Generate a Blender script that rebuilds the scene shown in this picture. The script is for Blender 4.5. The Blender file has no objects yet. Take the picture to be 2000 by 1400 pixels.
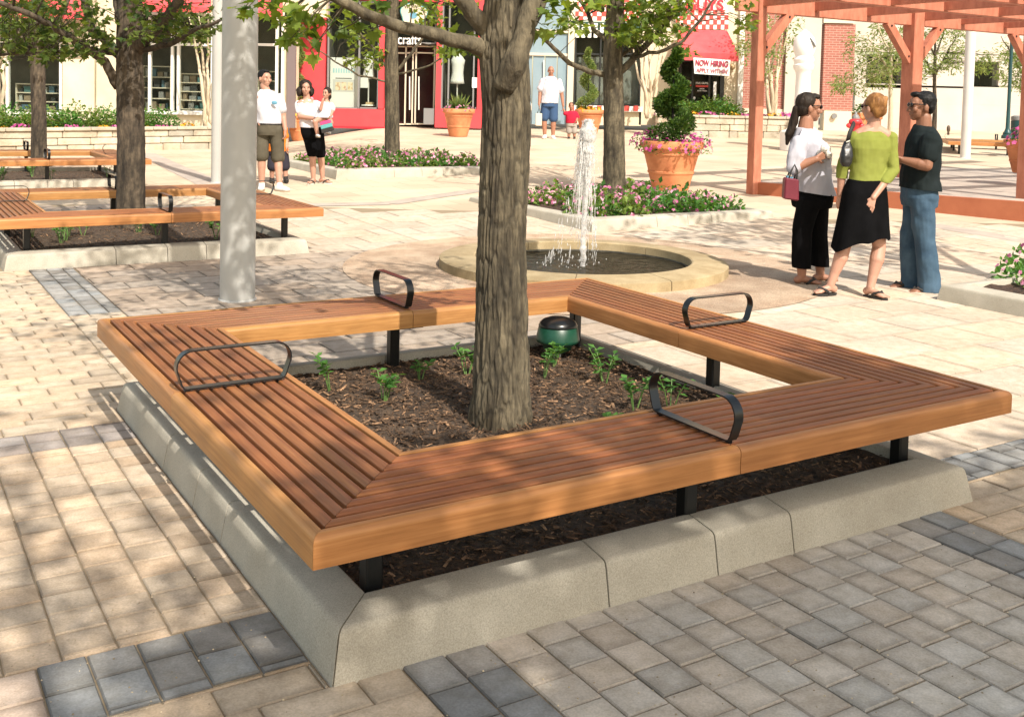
import bpy, bmesh, math, random
from math import sin, cos, pi, radians, sqrt, atan2
from mathutils import Vector, Matrix, noise as mnoise
random.seed(7)
S = bpy.context.scene
COL = S.collection
# ------------------------------------------------------------------ camera
CAMH = 1.602; FPX = 2054.1; CY = 300.05; ROLL = 0.0238; PITCH = radians(3.0)
cr, sr = cos(ROLL), sin(ROLL); cp, sp = cos(PITCH), sin(PITCH)
uh = Vector((0, sp, cp)); fwd = Vector((0, cp, -sp)); xh = Vector((1, 0, 0))
R_ = cr*xh + sr*uh; U_ = -sr*xh + cr*uh
cam = bpy.data.cameras.new('camera'); camo = bpy.data.objects.new('camera', cam); COL.objects.link(camo)
M = Matrix((R_, U_, -fwd)).transposed().to_4x4(); M.translation = Vector((0, 0, CAMH)); camo.matrix_world = M
cam.sensor_width = 36; cam.lens = FPX/2000*36; cam.shift_y = -(700-CY)/2000; cam.clip_start = .05; cam.clip_end = 500
S.camera = camo
def at(px, py, Y):
    "world point on the line of sight of photo pixel (px, py) at depth Y"
    x = (px-1000)/FPX; y = -(py-CY)/FPX
    r = x*R_ + y*U_ + fwd
    return r*(Y/r.y) + Vector((0, 0, CAMH))
def G(y, x=0.0):
    "height of the plaza, which climbs gently towards the shops (less so on the far left)"
    t = y-11.3
    if t <= 0: return 0.0
    k = min(max((x+7.0)/3.5, 0), 1); k = .25+.75*k*k*(3-2*k)
    return .034*t*t/(t+.6)*k
def gp(px, py, dz=0.0):
    "where the line of sight of a photo pixel meets the plaza"
    x = (px-1000)/FPX; y = -(py-CY)/FPX
    r = x*R_ + y*U_ + fwd
    t = 1.0
    for _ in range(60):
        t = (G(r.y*t, r.x*t)+dz-CAMH)/r.z
        t = min(max(t, .5), 120)
    # relax (ground rises)
    lo, hi = .5, 120.0
    for _ in range(60):
        m = (lo+hi)/2
        if CAMH+r.z*m > G(r.y*m, r.x*m)+dz: lo = m
        else: hi = m
    p = r*lo; p.z += CAMH
    return p
# bench axes
YAW = 0.5524
E1 = Vector((cos(YAW), sin(YAW), 0)); E2 = Vector((-sin(YAW), cos(YAW), 0)); O0 = Vector((-.4753, 2.6989, 0))
def W(a, b, z=0.0): return O0 + a*E1 + b*E2 + Vector((0, 0, z))
def loc(p):
    v = Vector((p[0], p[1], 0))-O0
    return v.dot(E1), v.dot(E2)
# ------------------------------------------------------------------ naming helpers
def tag(o, label=None, cat=None, group=None, kind=None):
    if label: o['label'] = label
    if cat: o['category'] = cat
    if group: o['group'] = group
    if kind: o['kind'] = kind
    return o
def empty(name, p, rz=0.0):
    o = bpy.data.objects.new(name, None); COL.objects.link(o); o.location = p; o.rotation_euler = (0, 0, rz); o.empty_display_size = .1
    return o
def copy_tree(o, parent=None):
    c = o.copy(); COL.objects.link(c)
    if parent is not None: c.parent = parent
    for ch in list(o.children): copy_tree(ch, c)
    return c
class MB:
    def __init__(s): s.v = []; s.f = []; s.m = []; s.c = []; s.uv = []; s.hasuv = False
    def add(s, vs, fs, mi=0, col=None, uvs=None):
        o = len(s.v); s.v.extend([tuple(v) for v in vs])
        for k, f in enumerate(fs):
            s.f.append([o+i for i in f]); s.m.append(mi); s.c.append(col)
            s.uv.append(uvs[k] if uvs else None)
            if uvs: s.hasuv = True
    def box(s, x0, x1, y0, y1, z0, z1, mi=0, col=None, T=None):
        vs = [Vector((x, y, z)) for z in (z0, z1) for y in (y0, y1) for x in (x0, x1)]
        if T is not None: vs = [T@v for v in vs]
        s.add(vs, [(0, 2, 3, 1), (4, 5, 7, 6), (0, 1, 5, 4), (1, 3, 7, 5), (3, 2, 6, 7), (2, 0, 4, 6)], mi, col)
    def bbox(s, x0, x1, y0, y1, z0, z1, b=.01, mi=0, col=None, T=None):
        "box with chamfered edges"
        xs, ys, zs = (x0, x1), (y0, y1), (z0, z1)
        b = min(b, (x1-x0)*.45, (y1-y0)*.45, (z1-z0)*.45)
        vs = []; idx = {}
        for i in (0, 1):
            for j in (0, 1):
                for k in (0, 1):
                    dx = b if i == 0 else -b; dy = b if j == 0 else -b; dz = b if k == 0 else -b
                    for ax in range(3):
                        p = [xs[i]+dx, ys[j]+dy, zs[k]+dz]
                        p[ax] = (xs[i], ys[j], zs[k])[ax]
                        idx[(i, j, k, ax)] = len(vs); vs.append(Vector(p))
        fs = []
        I = lambda i, j, k, a: idx[(i, j, k, a)]
        for ax in range(3):
            for sd in (0, 1):
                q = []
                for (p, r) in ((0, 0), (1, 0), (1, 1), (0, 1)):
                    t = [0, 0, 0]; t[ax] = sd; t[(ax+1) % 3] = p; t[(ax+2) % 3] = r
                    q.append(I(*t, ax))
                fs.append(q if sd else q[::-1])
        for ax in range(3):  # edges along ax
            b1, b2 = (ax+1) % 3, (ax+2) % 3
            for p in (0, 1):
                for r in (0, 1):
                    t0 = [0, 0, 0]; t0[b1] = p; t0[b2] = r; t1 = list(t0); t1[ax] = 1
                    q = [I(*t0, b1), I(*t1, b1), I(*t1, b2), I(*t0, b2)]
                    fs.append(q if (p ^ r) else q[::-1])
        for i in (0, 1):
            for j in (0, 1):
                for k in (0, 1):
                    q = [I(i, j, k, 0), I(i, j, k, 1), I(i, j, k, 2)]
                    fs.append(q if (i+j+k) % 2 else q[::-1])
        if T is not None: vs = [T@v for v in vs]
        s.add(vs, fs, mi, col)
    def tube(s, pts, rad, n=8, mi=0, col=None, caps=True, flat=1.0):
        pts = [Vector(p) for p in pts]
        if not hasattr(rad, '__len__'): rad = [rad]*len(pts)
        vs = []; up = Vector((0, 0, 1)); prev = None
        for i, p in enumerate(pts):
            d = (pts[min(i+1, len(pts)-1)]-pts[max(i-1, 0)])
            d = d.normalized() if d.length > 1e-9 else Vector((0, 0, 1))
            if prev is None:
                a = d.cross(up if abs(d.z) < .95 else Vector((1, 0, 0))).normalized()
            else:
                a = (prev-d*prev.dot(d))
                a = a.normalized() if a.length > 1e-6 else d.orthogonal().normalized()
            b = d.cross(a); prev = a
            for k in range(n):
                t = 2*pi*k/n; vs.append(p+a*cos(t)*rad[i]+b*sin(t)*rad[i]*flat)
        fs = []
        for i in range(len(pts)-1):
            for k in range(n):
                fs.append((i*n+k, i*n+(k+1) % n, (i+1)*n+(k+1) % n, (i+1)*n+k))
        if caps:
            fs.append(tuple(range(n))[::-1]); fs.append(tuple((len(pts)-1)*n+k for k in range(n)))
        s.add(vs, fs, mi, col)
    def lathe(s, prof, n=32, mi=0, col=None, c=(0, 0, 0), close=False):
        vs = [(c[0]+r*cos(2*pi*k/n), c[1]+r*sin(2*pi*k/n), c[2]+z) for (r, z) in prof for k in range(n)]
        fs = []
        m = len(prof)
        for i in range(m if close else m-1):
            for k in range(n):
                j = (i+1) % m
                fs.append((i*n+k, i*n+(k+1) % n, j*n+(k+1) % n, j*n+k))
        s.add(vs, fs, mi, col)
    def ell(s, c, r, n=12, m=8, mi=0, col=None, T=None):
        c = Vector(c); vs = []; fs = []
        for i in range(m+1):
            t = pi*i/m
            for k in range(n):
                p = 2*pi*k/n
                v = Vector((r[0]*sin(t)*cos(p), r[1]*sin(t)*sin(p), r[2]*cos(t)))
                if T is not None: v = T@v
                vs.append(c+v)
        for i in range(m):
            for k in range(n):
                fs.append((i*n+k, (i+1)*n+k, (i+1)*n+(k+1) % n, i*n+(k+1) % n))
        s.add(vs, fs, mi, col)
    def build(s, name, mats, parent=None, smooth=False, clean=False):
        me = bpy.data.meshes.new(name); me.from_pydata(s.v, [], s.f)
        if not isinstance(mats, (list, tuple)): mats = [mats]
        for m in mats: me.materials.append(m)
        if len(mats) > 1: me.polygons.foreach_set('material_index', s.m)
        if any(c is not None for c in s.c):
            at_ = me.color_attributes.new('tone', 'FLOAT_COLOR', 'CORNER')
            dat = []
            for f, c in zip(s.f, s.c):
                c = c if c is not None else (1, 1, 1)
                if hasattr(c, '__len__') and hasattr(c[0], '__len__'):
                    for q in c: dat.extend((q[0], q[1], q[2], 1.0))
                    continue
                if not hasattr(c, '__len__'): c = (c, c, c)
                dat.extend((c[0], c[1], c[2], 1.0)*len(f))
            at_.data.foreach_set('color', dat)
        if s.hasuv:
            l = me.uv_layers.new(name='UVMap'); dat = []
            for f, u in zip(s.f, s.uv):
                if u is None: dat.extend((0, 0)*len(f))
                else:
                    for q in u: dat.extend((q[0], q[1]))
            l.data.foreach_set('uv', dat)
        if smooth: me.polygons.foreach_set('use_smooth', [True]*len(me.polygons))
        if clean:
            bm = bmesh.new(); bm.from_mesh(me); bmesh.ops.remove_doubles(bm, verts=bm.verts, dist=1e-5)
            bmesh.ops.recalc_face_normals(bm, faces=bm.faces); bm.to_mesh(me); bm.free()
        me.update()
        o = bpy.data.objects.new(name, me); COL.objects.link(o)
        if parent is not None: o.parent = parent
        return o
def smooth_angle(o, deg=40):
    me = o.data
    me.polygons.foreach_set('use_smooth', [True]*len(me.polygons))
    bm = bmesh.new(); bm.from_mesh(me); lim = radians(deg)
    for e in bm.edges:
        if len(e.link_faces) == 2 and e.calc_face_angle(0) > lim: e.smooth = False
    bm.to_mesh(me); bm.free()
    return o
# ------------------------------------------------------------------ materials
def mat(name, c1, c2=None, scale=8.0, rough=.7, bump=0.0, bscale=None, metal=0.0, tone=False, detail=4, stretch=None, coord='Object', spec=.5, dist=.01, speck=None, lo=.35, hi=.65, big=None):
    m = bpy.data.materials.new(name); m.use_nodes = True; nt = m.node_tree; N = nt.nodes; L = nt.links
    b = N['Principled BSDF']; b.inputs['Roughness'].default_value = rough; b.inputs['Metallic'].default_value = metal
    b.inputs['Specular IOR Level'].default_value = spec
    tc = N.new('ShaderNodeTexCoord'); vec = tc.outputs[coord]
    if stretch:
        mp = N.new('ShaderNodeMapping'); mp.inputs['Scale'].default_value = stretch; L.new(vec, mp.inputs['Vector']); vec = mp.outputs['Vector']
    col = None
    if c2 is not None:
        nz = N.new('ShaderNodeTexNoise'); nz.inputs['Scale'].default_value = scale; nz.inputs['Detail'].default_value = detail; nz.inputs['Roughness'].default_value = .6
        L.new(vec, nz.inputs['Vector'])
        rp = N.new('ShaderNodeValToRGB'); rp.color_ramp.elements[0].position = lo; rp.color_ramp.elements[1].position = hi
        rp.color_ramp.elements[0].color = (*c1, 1); rp.color_ramp.elements[1].color = (*c2, 1)
        L.new(nz.outputs['Fac'], rp.inputs['Fac']); col = rp.outputs['Color']
    else:
        rgb = N.new('ShaderNodeRGB'); rgb.outputs[0].default_value = (*c1, 1); col = rgb.outputs[0]
    def mul(col, fac_sock, amt=1.0):
        mx = N.new('ShaderNodeMix'); mx.data_type = 'RGBA'; mx.blend_type = 'MULTIPLY'; mx.inputs['Factor'].default_value = amt
        L.new(col, mx.inputs[6]); L.new(fac_sock, mx.inputs[7]); return mx.outputs[2]
    if speck:
        vo = N.new('ShaderNodeTexNoise'); vo.inputs['Scale'].default_value = speck[0]; vo.inputs['Detail'].default_value = 2; L.new(tc.outputs[coord], vo.inputs['Vector'])
        r2 = N.new('ShaderNodeValToRGB'); e = r2.color_ramp.elements
        e[0].position = .3; e[0].color = (speck[1],)*3+(1,); e[1].position = .7; e[1].color = (speck[2],)*3+(1,)
        L.new(vo.outputs['Fac'], r2.inputs['Fac']); col = mul(col, r2.outputs['Color'])
    if big:
        vo = N.new('ShaderNodeTexNoise'); vo.inputs['Scale'].default_value = big[0]; vo.inputs['Detail'].default_value = 5; L.new(tc.outputs[coord], vo.inputs['Vector'])
        r2 = N.new('ShaderNodeValToRGB'); e = r2.color_ramp.elements
        e[0].position = .35; e[0].color = (big[1],)*3+(1,); e[1].position = .65; e[1].color = (big[2],)*3+(1,)
        L.new(vo.outputs['Fac'], r2.inputs['Fac']); col = mul(col, r2.outputs['Color'])
    if tone:
        a = N.new('ShaderNodeVertexColor'); a.layer_name = 'tone'; col = mul(col, a.outputs['Color'])
    L.new(col, b.inputs['Base Color'])
    if bump:
        nb = N.new('ShaderNodeTexNoise'); nb.inputs['Scale'].default_value = bscale or scale*4; nb.inputs['Detail'].default_value = 6; L.new(vec, nb.inputs['Vector'])
        bp = N.new('ShaderNodeBump'); bp.inputs['Strength'].default_value = bump; bp.inputs['Distance'].default_value = dist
        L.new(nb.outputs['Fac'], bp.inputs['Height']); L.new(bp.outputs['Normal'], b.inputs['Normal'])
    return m
def leafmat(name, c1, c2, trans=.35, rough=.5, scale=3.0):
    m = bpy.data.materials.new(name); m.use_nodes = True; nt = m.node_tree; N = nt.nodes; L = nt.links
    out = N['Material Output']; b = N['Principled BSDF']; b.inputs['Roughness'].default_value = rough; b.inputs['Specular IOR Level'].default_value = .3
    a = N.new('ShaderNodeVertexColor'); a.layer_name = 'tone'
    rp = N.new('ShaderNodeValToRGB'); rp.color_ramp.elements[0].color = (*c1, 1); rp.color_ramp.elements[1].color = (*c2, 1)
    L.new(a.outputs['Color'], rp.inputs['Fac']); L.new(rp.outputs['Color'], b.inputs['Base Color'])
    t = N.new('ShaderNodeBsdfTranslucent'); mx = N.new('ShaderNodeMixShader'); mx.inputs[0].default_value = trans
    hs = N.new('ShaderNodeHueSaturation'); hs.inputs['Hue'].default_value = .475; hs.inputs['Saturation'].default_value = 1.15; hs.inputs['Value'].default_value = 1.9
    L.new(rp.outputs['Color'], hs.inputs['Color']); L.new(hs.outputs['Color'], t.inputs['Color'])
    L.new(b.outputs[0], mx.inputs[1]); L.new(t.outputs[0], mx.inputs[2]); L.new(mx.outputs[0], out.inputs['Surface'])
    return m
def glassmat(name, col=(.02, .03, .03), rough=.05, alpha=.55):
    "shop glass: dark tint that lets some of the interior through and mirrors the plaza"
    m = bpy.data.materials.new(name); m.use_nodes = True; nt = m.node_tree; N = nt.nodes; L = nt.links
    b = N['Principled BSDF']; out = N['Material Output']
    b.inputs['Base Color'].default_value = (*col, 1); b.inputs['Roughness'].default_value = rough; b.inputs['Specular IOR Level'].default_value = .6
    t = N.new('ShaderNodeBsdfTransparent'); t.inputs[0].default_value = (.94, .97, .95, 1); mx = N.new('ShaderNodeMixShader'); mx.inputs[0].default_value = alpha
    L.new(t.outputs[0], mx.inputs[1]); L.new(b.outputs[0], mx.inputs[2]); L.new(mx.outputs[0], out.inputs['Surface'])
    return m
def woodmat(name, c1, c2, c3, rough=.40):
    m = bpy.data.materials.new(name); m.use_nodes = True; nt = m.node_tree; N = nt.nodes; L = nt.links
    b = N['Principled BSDF']; b.inputs['Specular IOR Level'].default_value = .35
    uv = N.new('ShaderNodeUVMap'); mp = N.new('ShaderNodeMapping'); mp.inputs['Scale'].default_value = (1.6, 45, 1); L.new(uv.outputs[0], mp.inputs['Vector'])
    nz = N.new('ShaderNodeTexNoise'); nz.inputs['Scale'].default_value = 1.6; nz.inputs['Detail'].default_value = 7; nz.inputs['Roughness'].default_value = .62; nz.inputs['Distortion'].default_value = .4
    L.new(mp.outputs[0], nz.inputs['Vector'])
    rp = N.new('ShaderNodeValToRGB'); e = rp.color_ramp.elements; e[0].position = .3; e[0].color = (*c1, 1); e[1].position = .72; e[1].color = (*c3, 1)
    k = e.new(.5); k.color = (*c2, 1)
    L.new(nz.outputs['Fac'], rp.inputs['Fac'])
    mp2 = N.new('ShaderNodeMapping'); mp2.inputs['Scale'].default_value = (3.0, 9, 1); L.new(uv.outputs[0], mp2.inputs['Vector'])
    n2 = N.new('ShaderNodeTexNoise'); n2.inputs['Scale'].default_value = 1.3; n2.inputs['Detail'].default_value = 4; L.new(mp2.outputs[0], n2.inputs['Vector'])
    r2 = N.new('ShaderNodeValToRGB'); e = r2.color_ramp.elements; e[0].position = .3; e[0].color = (.84, .82, .82, 1); e[1].position = .7; e[1].color = (1.08, 1.06, 1.04, 1); L.new(n2.outputs['Fac'], r2.inputs['Fac'])
    a = N.new('ShaderNodeVertexColor'); a.layer_name = 'tone'
    m1 = N.new('ShaderNodeMix'); m1.data_type = 'RGBA'; m1.blend_type = 'MULTIPLY'; m1.inputs['Factor'].default_value = 1
    m2 = N.new('ShaderNodeMix'); m2.data_type = 'RGBA'; m2.blend_type = 'MULTIPLY'; m2.inputs['Factor'].default_value = 1
    L.new(rp.outputs['Color'], m1.inputs[6]); L.new(r2.outputs['Color'], m1.inputs[7]); L.new(m1.outputs[2], m2.inputs[6]); L.new(a.outputs['Color'], m2.inputs[7]); L.new(m2.outputs[2], b.inputs['Base Color'])
    rr = N.new('ShaderNodeMapRange'); rr.inputs[3].default_value = rough-.08; rr.inputs[4].default_value = rough+.18; L.new(n2.outputs['Fac'], rr.inputs[0]); L.new(rr.outputs[0], b.inputs['Roughness'])
    bp = N.new('ShaderNodeBump'); bp.inputs['Strength'].default_value = .25; bp.inputs['Distance'].default_value = .002; L.new(nz.outputs['Fac'], bp.inputs['Height']); L.new(bp.outputs[0], b.inputs['Normal'])
    return m
MT = {}
MT['wood'] = woodmat('bench_wood', (.185, .060, .022), (.26, .094, .035), (.34, .138, .052))
MT['wood_edge'] = woodmat('bench_edge_wood', (.315, .13, .042), (.405, .178, .060), (.485, .23, .085))
MT['black'] = mat('black_metal', (.008, .009, .010), rough=.28, bump=.05, bscale=60, dist=.001)
MT['concrete'] = mat('kerb_concrete', (.38, .345, .28), (.465, .43, .36), 3, .9, .4, 130, speck=(230, .82, 1.22), big=(1.1, .88, 1.05), dist=.002)
MT['paver'] = mat('paver_stone', (.80, .78, .74), (1, 1, 1), 14, .9, .5, 70, tone=True, coord='Object', speck=(150, .86, 1.12), big=(1.6, .86, 1.08), dist=.003)
MT['mulch'] = mat('bark_mulch', (.038, .024, .015), (.13, .084, .052), 26, .95, 1.0, 70, dist=.02, tone=True)
MT['soil'] = mat('bed_soil', (.03, .016, .01), (.09, .05, .03), 22, .95, 1.0, 60, dist=.02)
# ------------------------------------------------------------------ light
w = bpy.data.worlds.new('World'); S.world = w; w.use_nodes = True
SUN_EL, SUN_AZ = radians(47), radians(-62)      # azimuth measured from +x (the right of the photo) towards the back
sky = w.node_tree.nodes.new('ShaderNodeTexSky'); sky.sky_type = 'NISHITA'; sky.sun_disc = False
sky.sun_elevation = SUN_EL; sky.sun_rotation = pi/2-SUN_AZ
sky.air_density = 1.2; sky.dust_density = 2.0
wb = w.node_tree.nodes.new('ShaderNodeMix'); wb.data_type = 'RGBA'; wb.blend_type = 'MULTIPLY'; wb.inputs['Factor'].default_value = 1; wb.inputs[7].default_value = (1.0, .88, .70, 1)   # the photo's warm white balance
w.node_tree.links.new(sky.outputs[0], wb.inputs[6]); w.node_tree.links.new(wb.outputs[2], w.node_tree.nodes['Background'].inputs[0]); w.node_tree.nodes['Background'].inputs[1].default_value = .145
sun = bpy.data.lights.new('sun', 'SUN'); sun.energy = 3.15; sun.angle = radians(.53); sun.color = (1, .935, .83)
suno = bpy.data.objects.new('sun', sun); COL.objects.link(suno)
SD = Vector((cos(SUN_EL)*cos(SUN_AZ), cos(SUN_EL)*sin(SUN_AZ), sin(SUN_EL)))
suno.rotation_euler = SD.to_track_quat('Z', 'Y').to_euler(); suno.location = (6, 2, 14)
S.view_settings.view_transform = 'Standard'; S.view_settings.look = 'None'; S.view_settings.exposure = 1.0; S.view_settings.gamma = 1
# ------------------------------------------------------------------ ground and paving
FX, FY = .70, 10.0   # fountain centre
ZC = {'tan': ((.56, .445, .325), .12), 'dark': ((.30, .295, .285), .22), 'cob': ((.51, .455, .39), .12), 'cob_sunlit': ((.55, .43, .315), .12), 'grey': ((.36, .31, .28), .14),  # tan cobbles are the grey kind with sunlight mixed into the colour
      'rose': ((.50, .39, .31), .15), 'slab': ((.40, .325, .26), .08), 'lite': ((.56, .46, .36), .06)}
ZS = {'tan': (.27, .135), 'dark': (.135, .165), 'cob': (.1408, .134), 'cob_sunlit': (.150, .1336), 'grey': (.15, .13), 'rose': (.15, .16), 'slab': (.46, .30), 'lite': (.62, .46)}
rnd = random.Random(3)
pv = MB()
def paver(a0, a1, b0, b1, col):
    j = .0021; h = .012
    a0 += j+rnd.uniform(0, .001); a1 -= j+rnd.uniform(0, .001); b0 += j+rnd.uniform(0, .001); b1 -= j+rnd.uniform(0, .001)
    dz = rnd.uniform(-.0018, .0018); c = .0045
    zt = lambda a, b: (lambda p: G(p.y, p.x))(W(a, b))
    vs = []; 
    tilt = (rnd.uniform(-.004, .004), rnd.uniform(-.004, .004))
    ca, cb = (a0+a1)/2, (b0+b1)/2
    for (dd, z) in ((0, -h), (0, -c), (c, 0)):
        for (p, q) in ((a0+dd, b0+dd), (a1-dd, b0+dd), (a1-dd, b1-dd), (a0+dd, b1-dd)):
            vs.append(W(p, q, zt(p, q)+z+dz+.004+tilt[0]*(p-ca)+tilt[1]*(q-cb)))
    e = min(.034, (a1-a0)*.28, (b1-b0)*.28)
    for (p, q) in ((a0+e, b0+e), (a1-e, b0+e), (a1-e, b1-e), (a0+e, b1-e)): vs.append(W(p, q, zt(p, q)+dz+.004+tilt[0]*(p-ca)+tilt[1]*(q-cb)))
    fs = []
    for r in (0, 4):
        for k in range(4): fs.append((r+k, r+(k+1) % 4, r+4+(k+1) % 4, r+4+k))
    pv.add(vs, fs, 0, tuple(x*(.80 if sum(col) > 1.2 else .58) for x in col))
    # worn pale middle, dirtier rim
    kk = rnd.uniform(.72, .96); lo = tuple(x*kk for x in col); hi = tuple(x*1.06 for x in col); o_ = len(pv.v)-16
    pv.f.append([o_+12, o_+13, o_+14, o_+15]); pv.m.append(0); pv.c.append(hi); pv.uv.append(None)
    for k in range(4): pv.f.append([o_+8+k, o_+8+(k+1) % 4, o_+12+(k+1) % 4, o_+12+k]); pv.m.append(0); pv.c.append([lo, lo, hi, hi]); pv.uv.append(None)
def vis(p):
    return 1.9 < p.y < 14 and abs(p.x) < .62*p.y+1.0
def pcol(z):
    c, s = ZC[z]; k = 1+rnd.uniform(-s, s); t = rnd.uniform(-.045, .045)
    return (c[0]*k*(1+t), c[1]*k, c[2]*k*(1-t))
RECTS = [(-8, .26, -5, .05, 'tan'), (-8, .05, .05, .2, 'tan'), (.26, .53, -5, .05, 'dark'), (.53, 2.36, -5, .05, 'cob'), (2.36, 2.63, -5, .05, 'dark'), (2.63, 9, -5, .05, 'tan'), (2.83, 9, .05, .2, 'tan'),
         (2.83, 4.3, .2, .44, 'dark'), (4.3, 9, .2, .44, 'rose'), (-.62, .05, .2, .53, 'dark'), (-8, -.62, .2, .53, 'rose'), (-8, .05, .53, 2.40, 'cob_sunlit'), (-8, .05, 2.40, 2.68, 'grey'), (-8, .05, 2.68, 2.90, 'tan'),
         (-8, .2, 2.90, 7.43, 'tan'), (.2, .56, 2.90, 5.3, 'tan'), (.2, .56, 5.3, 7.43, 'dark'), (.56, 4.2, 2.90, 7.43, 'slab'), (2.83, 4.2, .44, 2.90, 'lite'), (4.2, 13, .44, 14, 'lite'), (9, 13, -5, .44, 'lite'), (2.73, 4.2, 7.43, 14, 'lite'), (-8, -.02, 7.43, 14, 'tan'), (-.02, 2.73, 10.25, 14, 'slab')]
for (ra0, ra1, rb0, rb1, z) in RECTS:
    sa, sb = ZS[z]
    oa = ra1 if ra0 <= -.5 else ra0; ob = rb1 if rb0 <= -4 else rb0
    for jb in range(int((rb0-ob)/sb)-2, int((rb1-ob)/sb)+2):
        off = (jb % 2)*sa*.5+rnd.uniform(-.02, .02)*(z != 'lite') if z in ('tan', 'slab', 'lite') else 0
        for ja in range(int((ra0-oa)/sa)-2, int((ra1-oa)/sa)+2):
            a0 = oa+ja*sa+off; bo = ((ja*37) % 5)*.013 if z in ('cob', 'cob_sunlit', 'dark') else 0
            p0, p1, q0, q1 = max(a0, ra0), min(a0+sa, ra1), max(ob+jb*sb+bo, rb0), min(ob+jb*sb+bo+sb, rb1)
            if p1-p0 < .014 or q1-q0 < .014: continue
            p = W((p0+p1)/2, (q0+q1)/2)
            if not vis(p): continue
            if sqrt((p.x-FX)**2+(p.y-FY)**2) < 1.85: continue
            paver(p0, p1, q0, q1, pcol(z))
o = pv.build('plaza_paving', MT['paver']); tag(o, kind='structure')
# one ground sheet under and beyond the loose pavers
def ground_mat():
    m = bpy.data.materials.new('plaza_ground'); m.use_nodes = True; nt = m.node_tree; N = nt.nodes; L = nt.links
    b = N['Principled BSDF']; b.inputs['Roughness'].default_value = .92; b.inputs['Specular IOR Level'].default_value = .2
    g = N.new('ShaderNodeNewGeometry'); mp = N.new('ShaderNodeMapping'); mp.vector_type = 'POINT'; mp.inputs['Rotation'].default_value = (0, 0, -YAW)
    L.new(g.outputs['Position'], mp.inputs['Vector'])
    br = N.new('ShaderNodeTexBrick'); br.inputs['Color1'].default_value = (.60, .51, .39, 1); br.inputs['Color2'].default_value = (.52, .43, .33, 1); br.inputs['Mortar'].default_value = (.36, .29, .22, 1)
    br.inputs['Scale'].default_value = 1; br.inputs['Mortar Size'].default_value = .006; br.inputs['Brick Width'].default_value = .62; br.inputs['Row Height'].default_value = .46
    L.new(mp.outputs[0], br.inputs['Vector'])
    nz = N.new('ShaderNodeTexNoise'); nz.inputs['Scale'].default_value = .6; nz.inputs['Detail'].default_value = 6; L.new(g.outputs['Position'], nz.inputs['Vector'])
    rp = N.new('ShaderNodeValToRGB'); rp.color_ramp.elements[0].position = .3; rp.color_ramp.elements[0].color = (.82, .78, .74, 1); rp.color_ramp.elements[1].position = .7; rp.color_ramp.elements[1].color = (1.08, 1.05, 1.02, 1); L.new(nz.outputs['Fac'], rp.inputs['Fac'])
    mx = N.new('ShaderNodeMix'); mx.data_type = 'RGBA'; mx.blend_type = 'MULTIPLY'; mx.inputs['Factor'].default_value = 1; L.new(br.outputs['Color'], mx.inputs[6]); L.new(rp.outputs['Color'], mx.inputs[7])
    # sandy joint colour close to the camera, where the pavers themselves lie on top
    sx = N.new('ShaderNodeSeparateXYZ'); L.new(g.outputs['Position'], sx.inputs[0])
    gt = N.new('ShaderNodeMath'); gt.operation = 'GREATER_THAN'; gt.inputs[1].default_value = 14.1; L.new(sx.outputs[1], gt.inputs[0])
    m2 = N.new('ShaderNodeMix'); m2.data_type = 'RGBA'; L.new(gt.outputs[0], m2.inputs[0]); m2.inputs[6].default_value = (.27, .215, .145, 1); L.new(mx.outputs[2], m2.inputs[7])
    L.new(m2.outputs[2], b.inputs['Base Color'])
    n3 = N.new('ShaderNodeTexNoise'); n3.inputs['Scale'].default_value = 60; L.new(g.outputs['Position'], n3.inputs['Vector'])
    bp = N.new('ShaderNodeBump'); bp.inputs['Strength'].default_value = .4; bp.inputs['Distance'].default_value = .004; L.new(n3.outputs['Fac'], bp.inputs['Height']); L.new(bp.outputs[0], b.inputs['Normal'])
    return m
gm = MB(); ys = [-30, -8, 0, 6, 9, 11.3]+[11.3+.5*k for k in range(1, 29)]+[26, 28, 30, 33, 37, 42, 60, 110]; xs = [-90, -30, -14, -9, -7, -6.5, -6, -5.5, -5, -4.5, -4, -3.5, 0, 7, 14, 30, 90]
vs = [(x, y, G(min(y, 45), x)-.004*(y < 14.3)) for y in ys for x in xs]; nx = len(xs)
gm.add(vs, [(i*nx+j, i*nx+j+1, (i+1)*nx+j+1, (i+1)*nx+j) for i in range(len(ys)-1) for j in range(nx-1)])
tag(gm.build('ground', ground_mat()), kind='structure')
# exposed aggregate round the fountain
ag = MB(); prof = []
n = 72
vs = []
for r in (1.3, 1.6, 1.9, 2.1, 2.27):
    for k in range(n):
        t = 2*pi*k/n; rr = r
        x, y = FX+rr*cos(t), FY+rr*sin(t); vs.append((x, y, G(y, x)+.009))
ag.add(vs, [(i*n+k, i*n+(k+1) % n, (i+1)*n+(k+1) % n, (i+1)*n+k)[::-1] for i in range(4) for k in range(n)])
MT['agg'] = mat('aggregate', (.37, .255, .17), (.53, .40, .285), 3, .95, .8, 120, speck=(90, .6, 1.3), big=(.8, .8, 1.15), dist=.006)
tag(ag.build('fountain_apron', MT['agg'], smooth=True), kind='structure')
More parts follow.
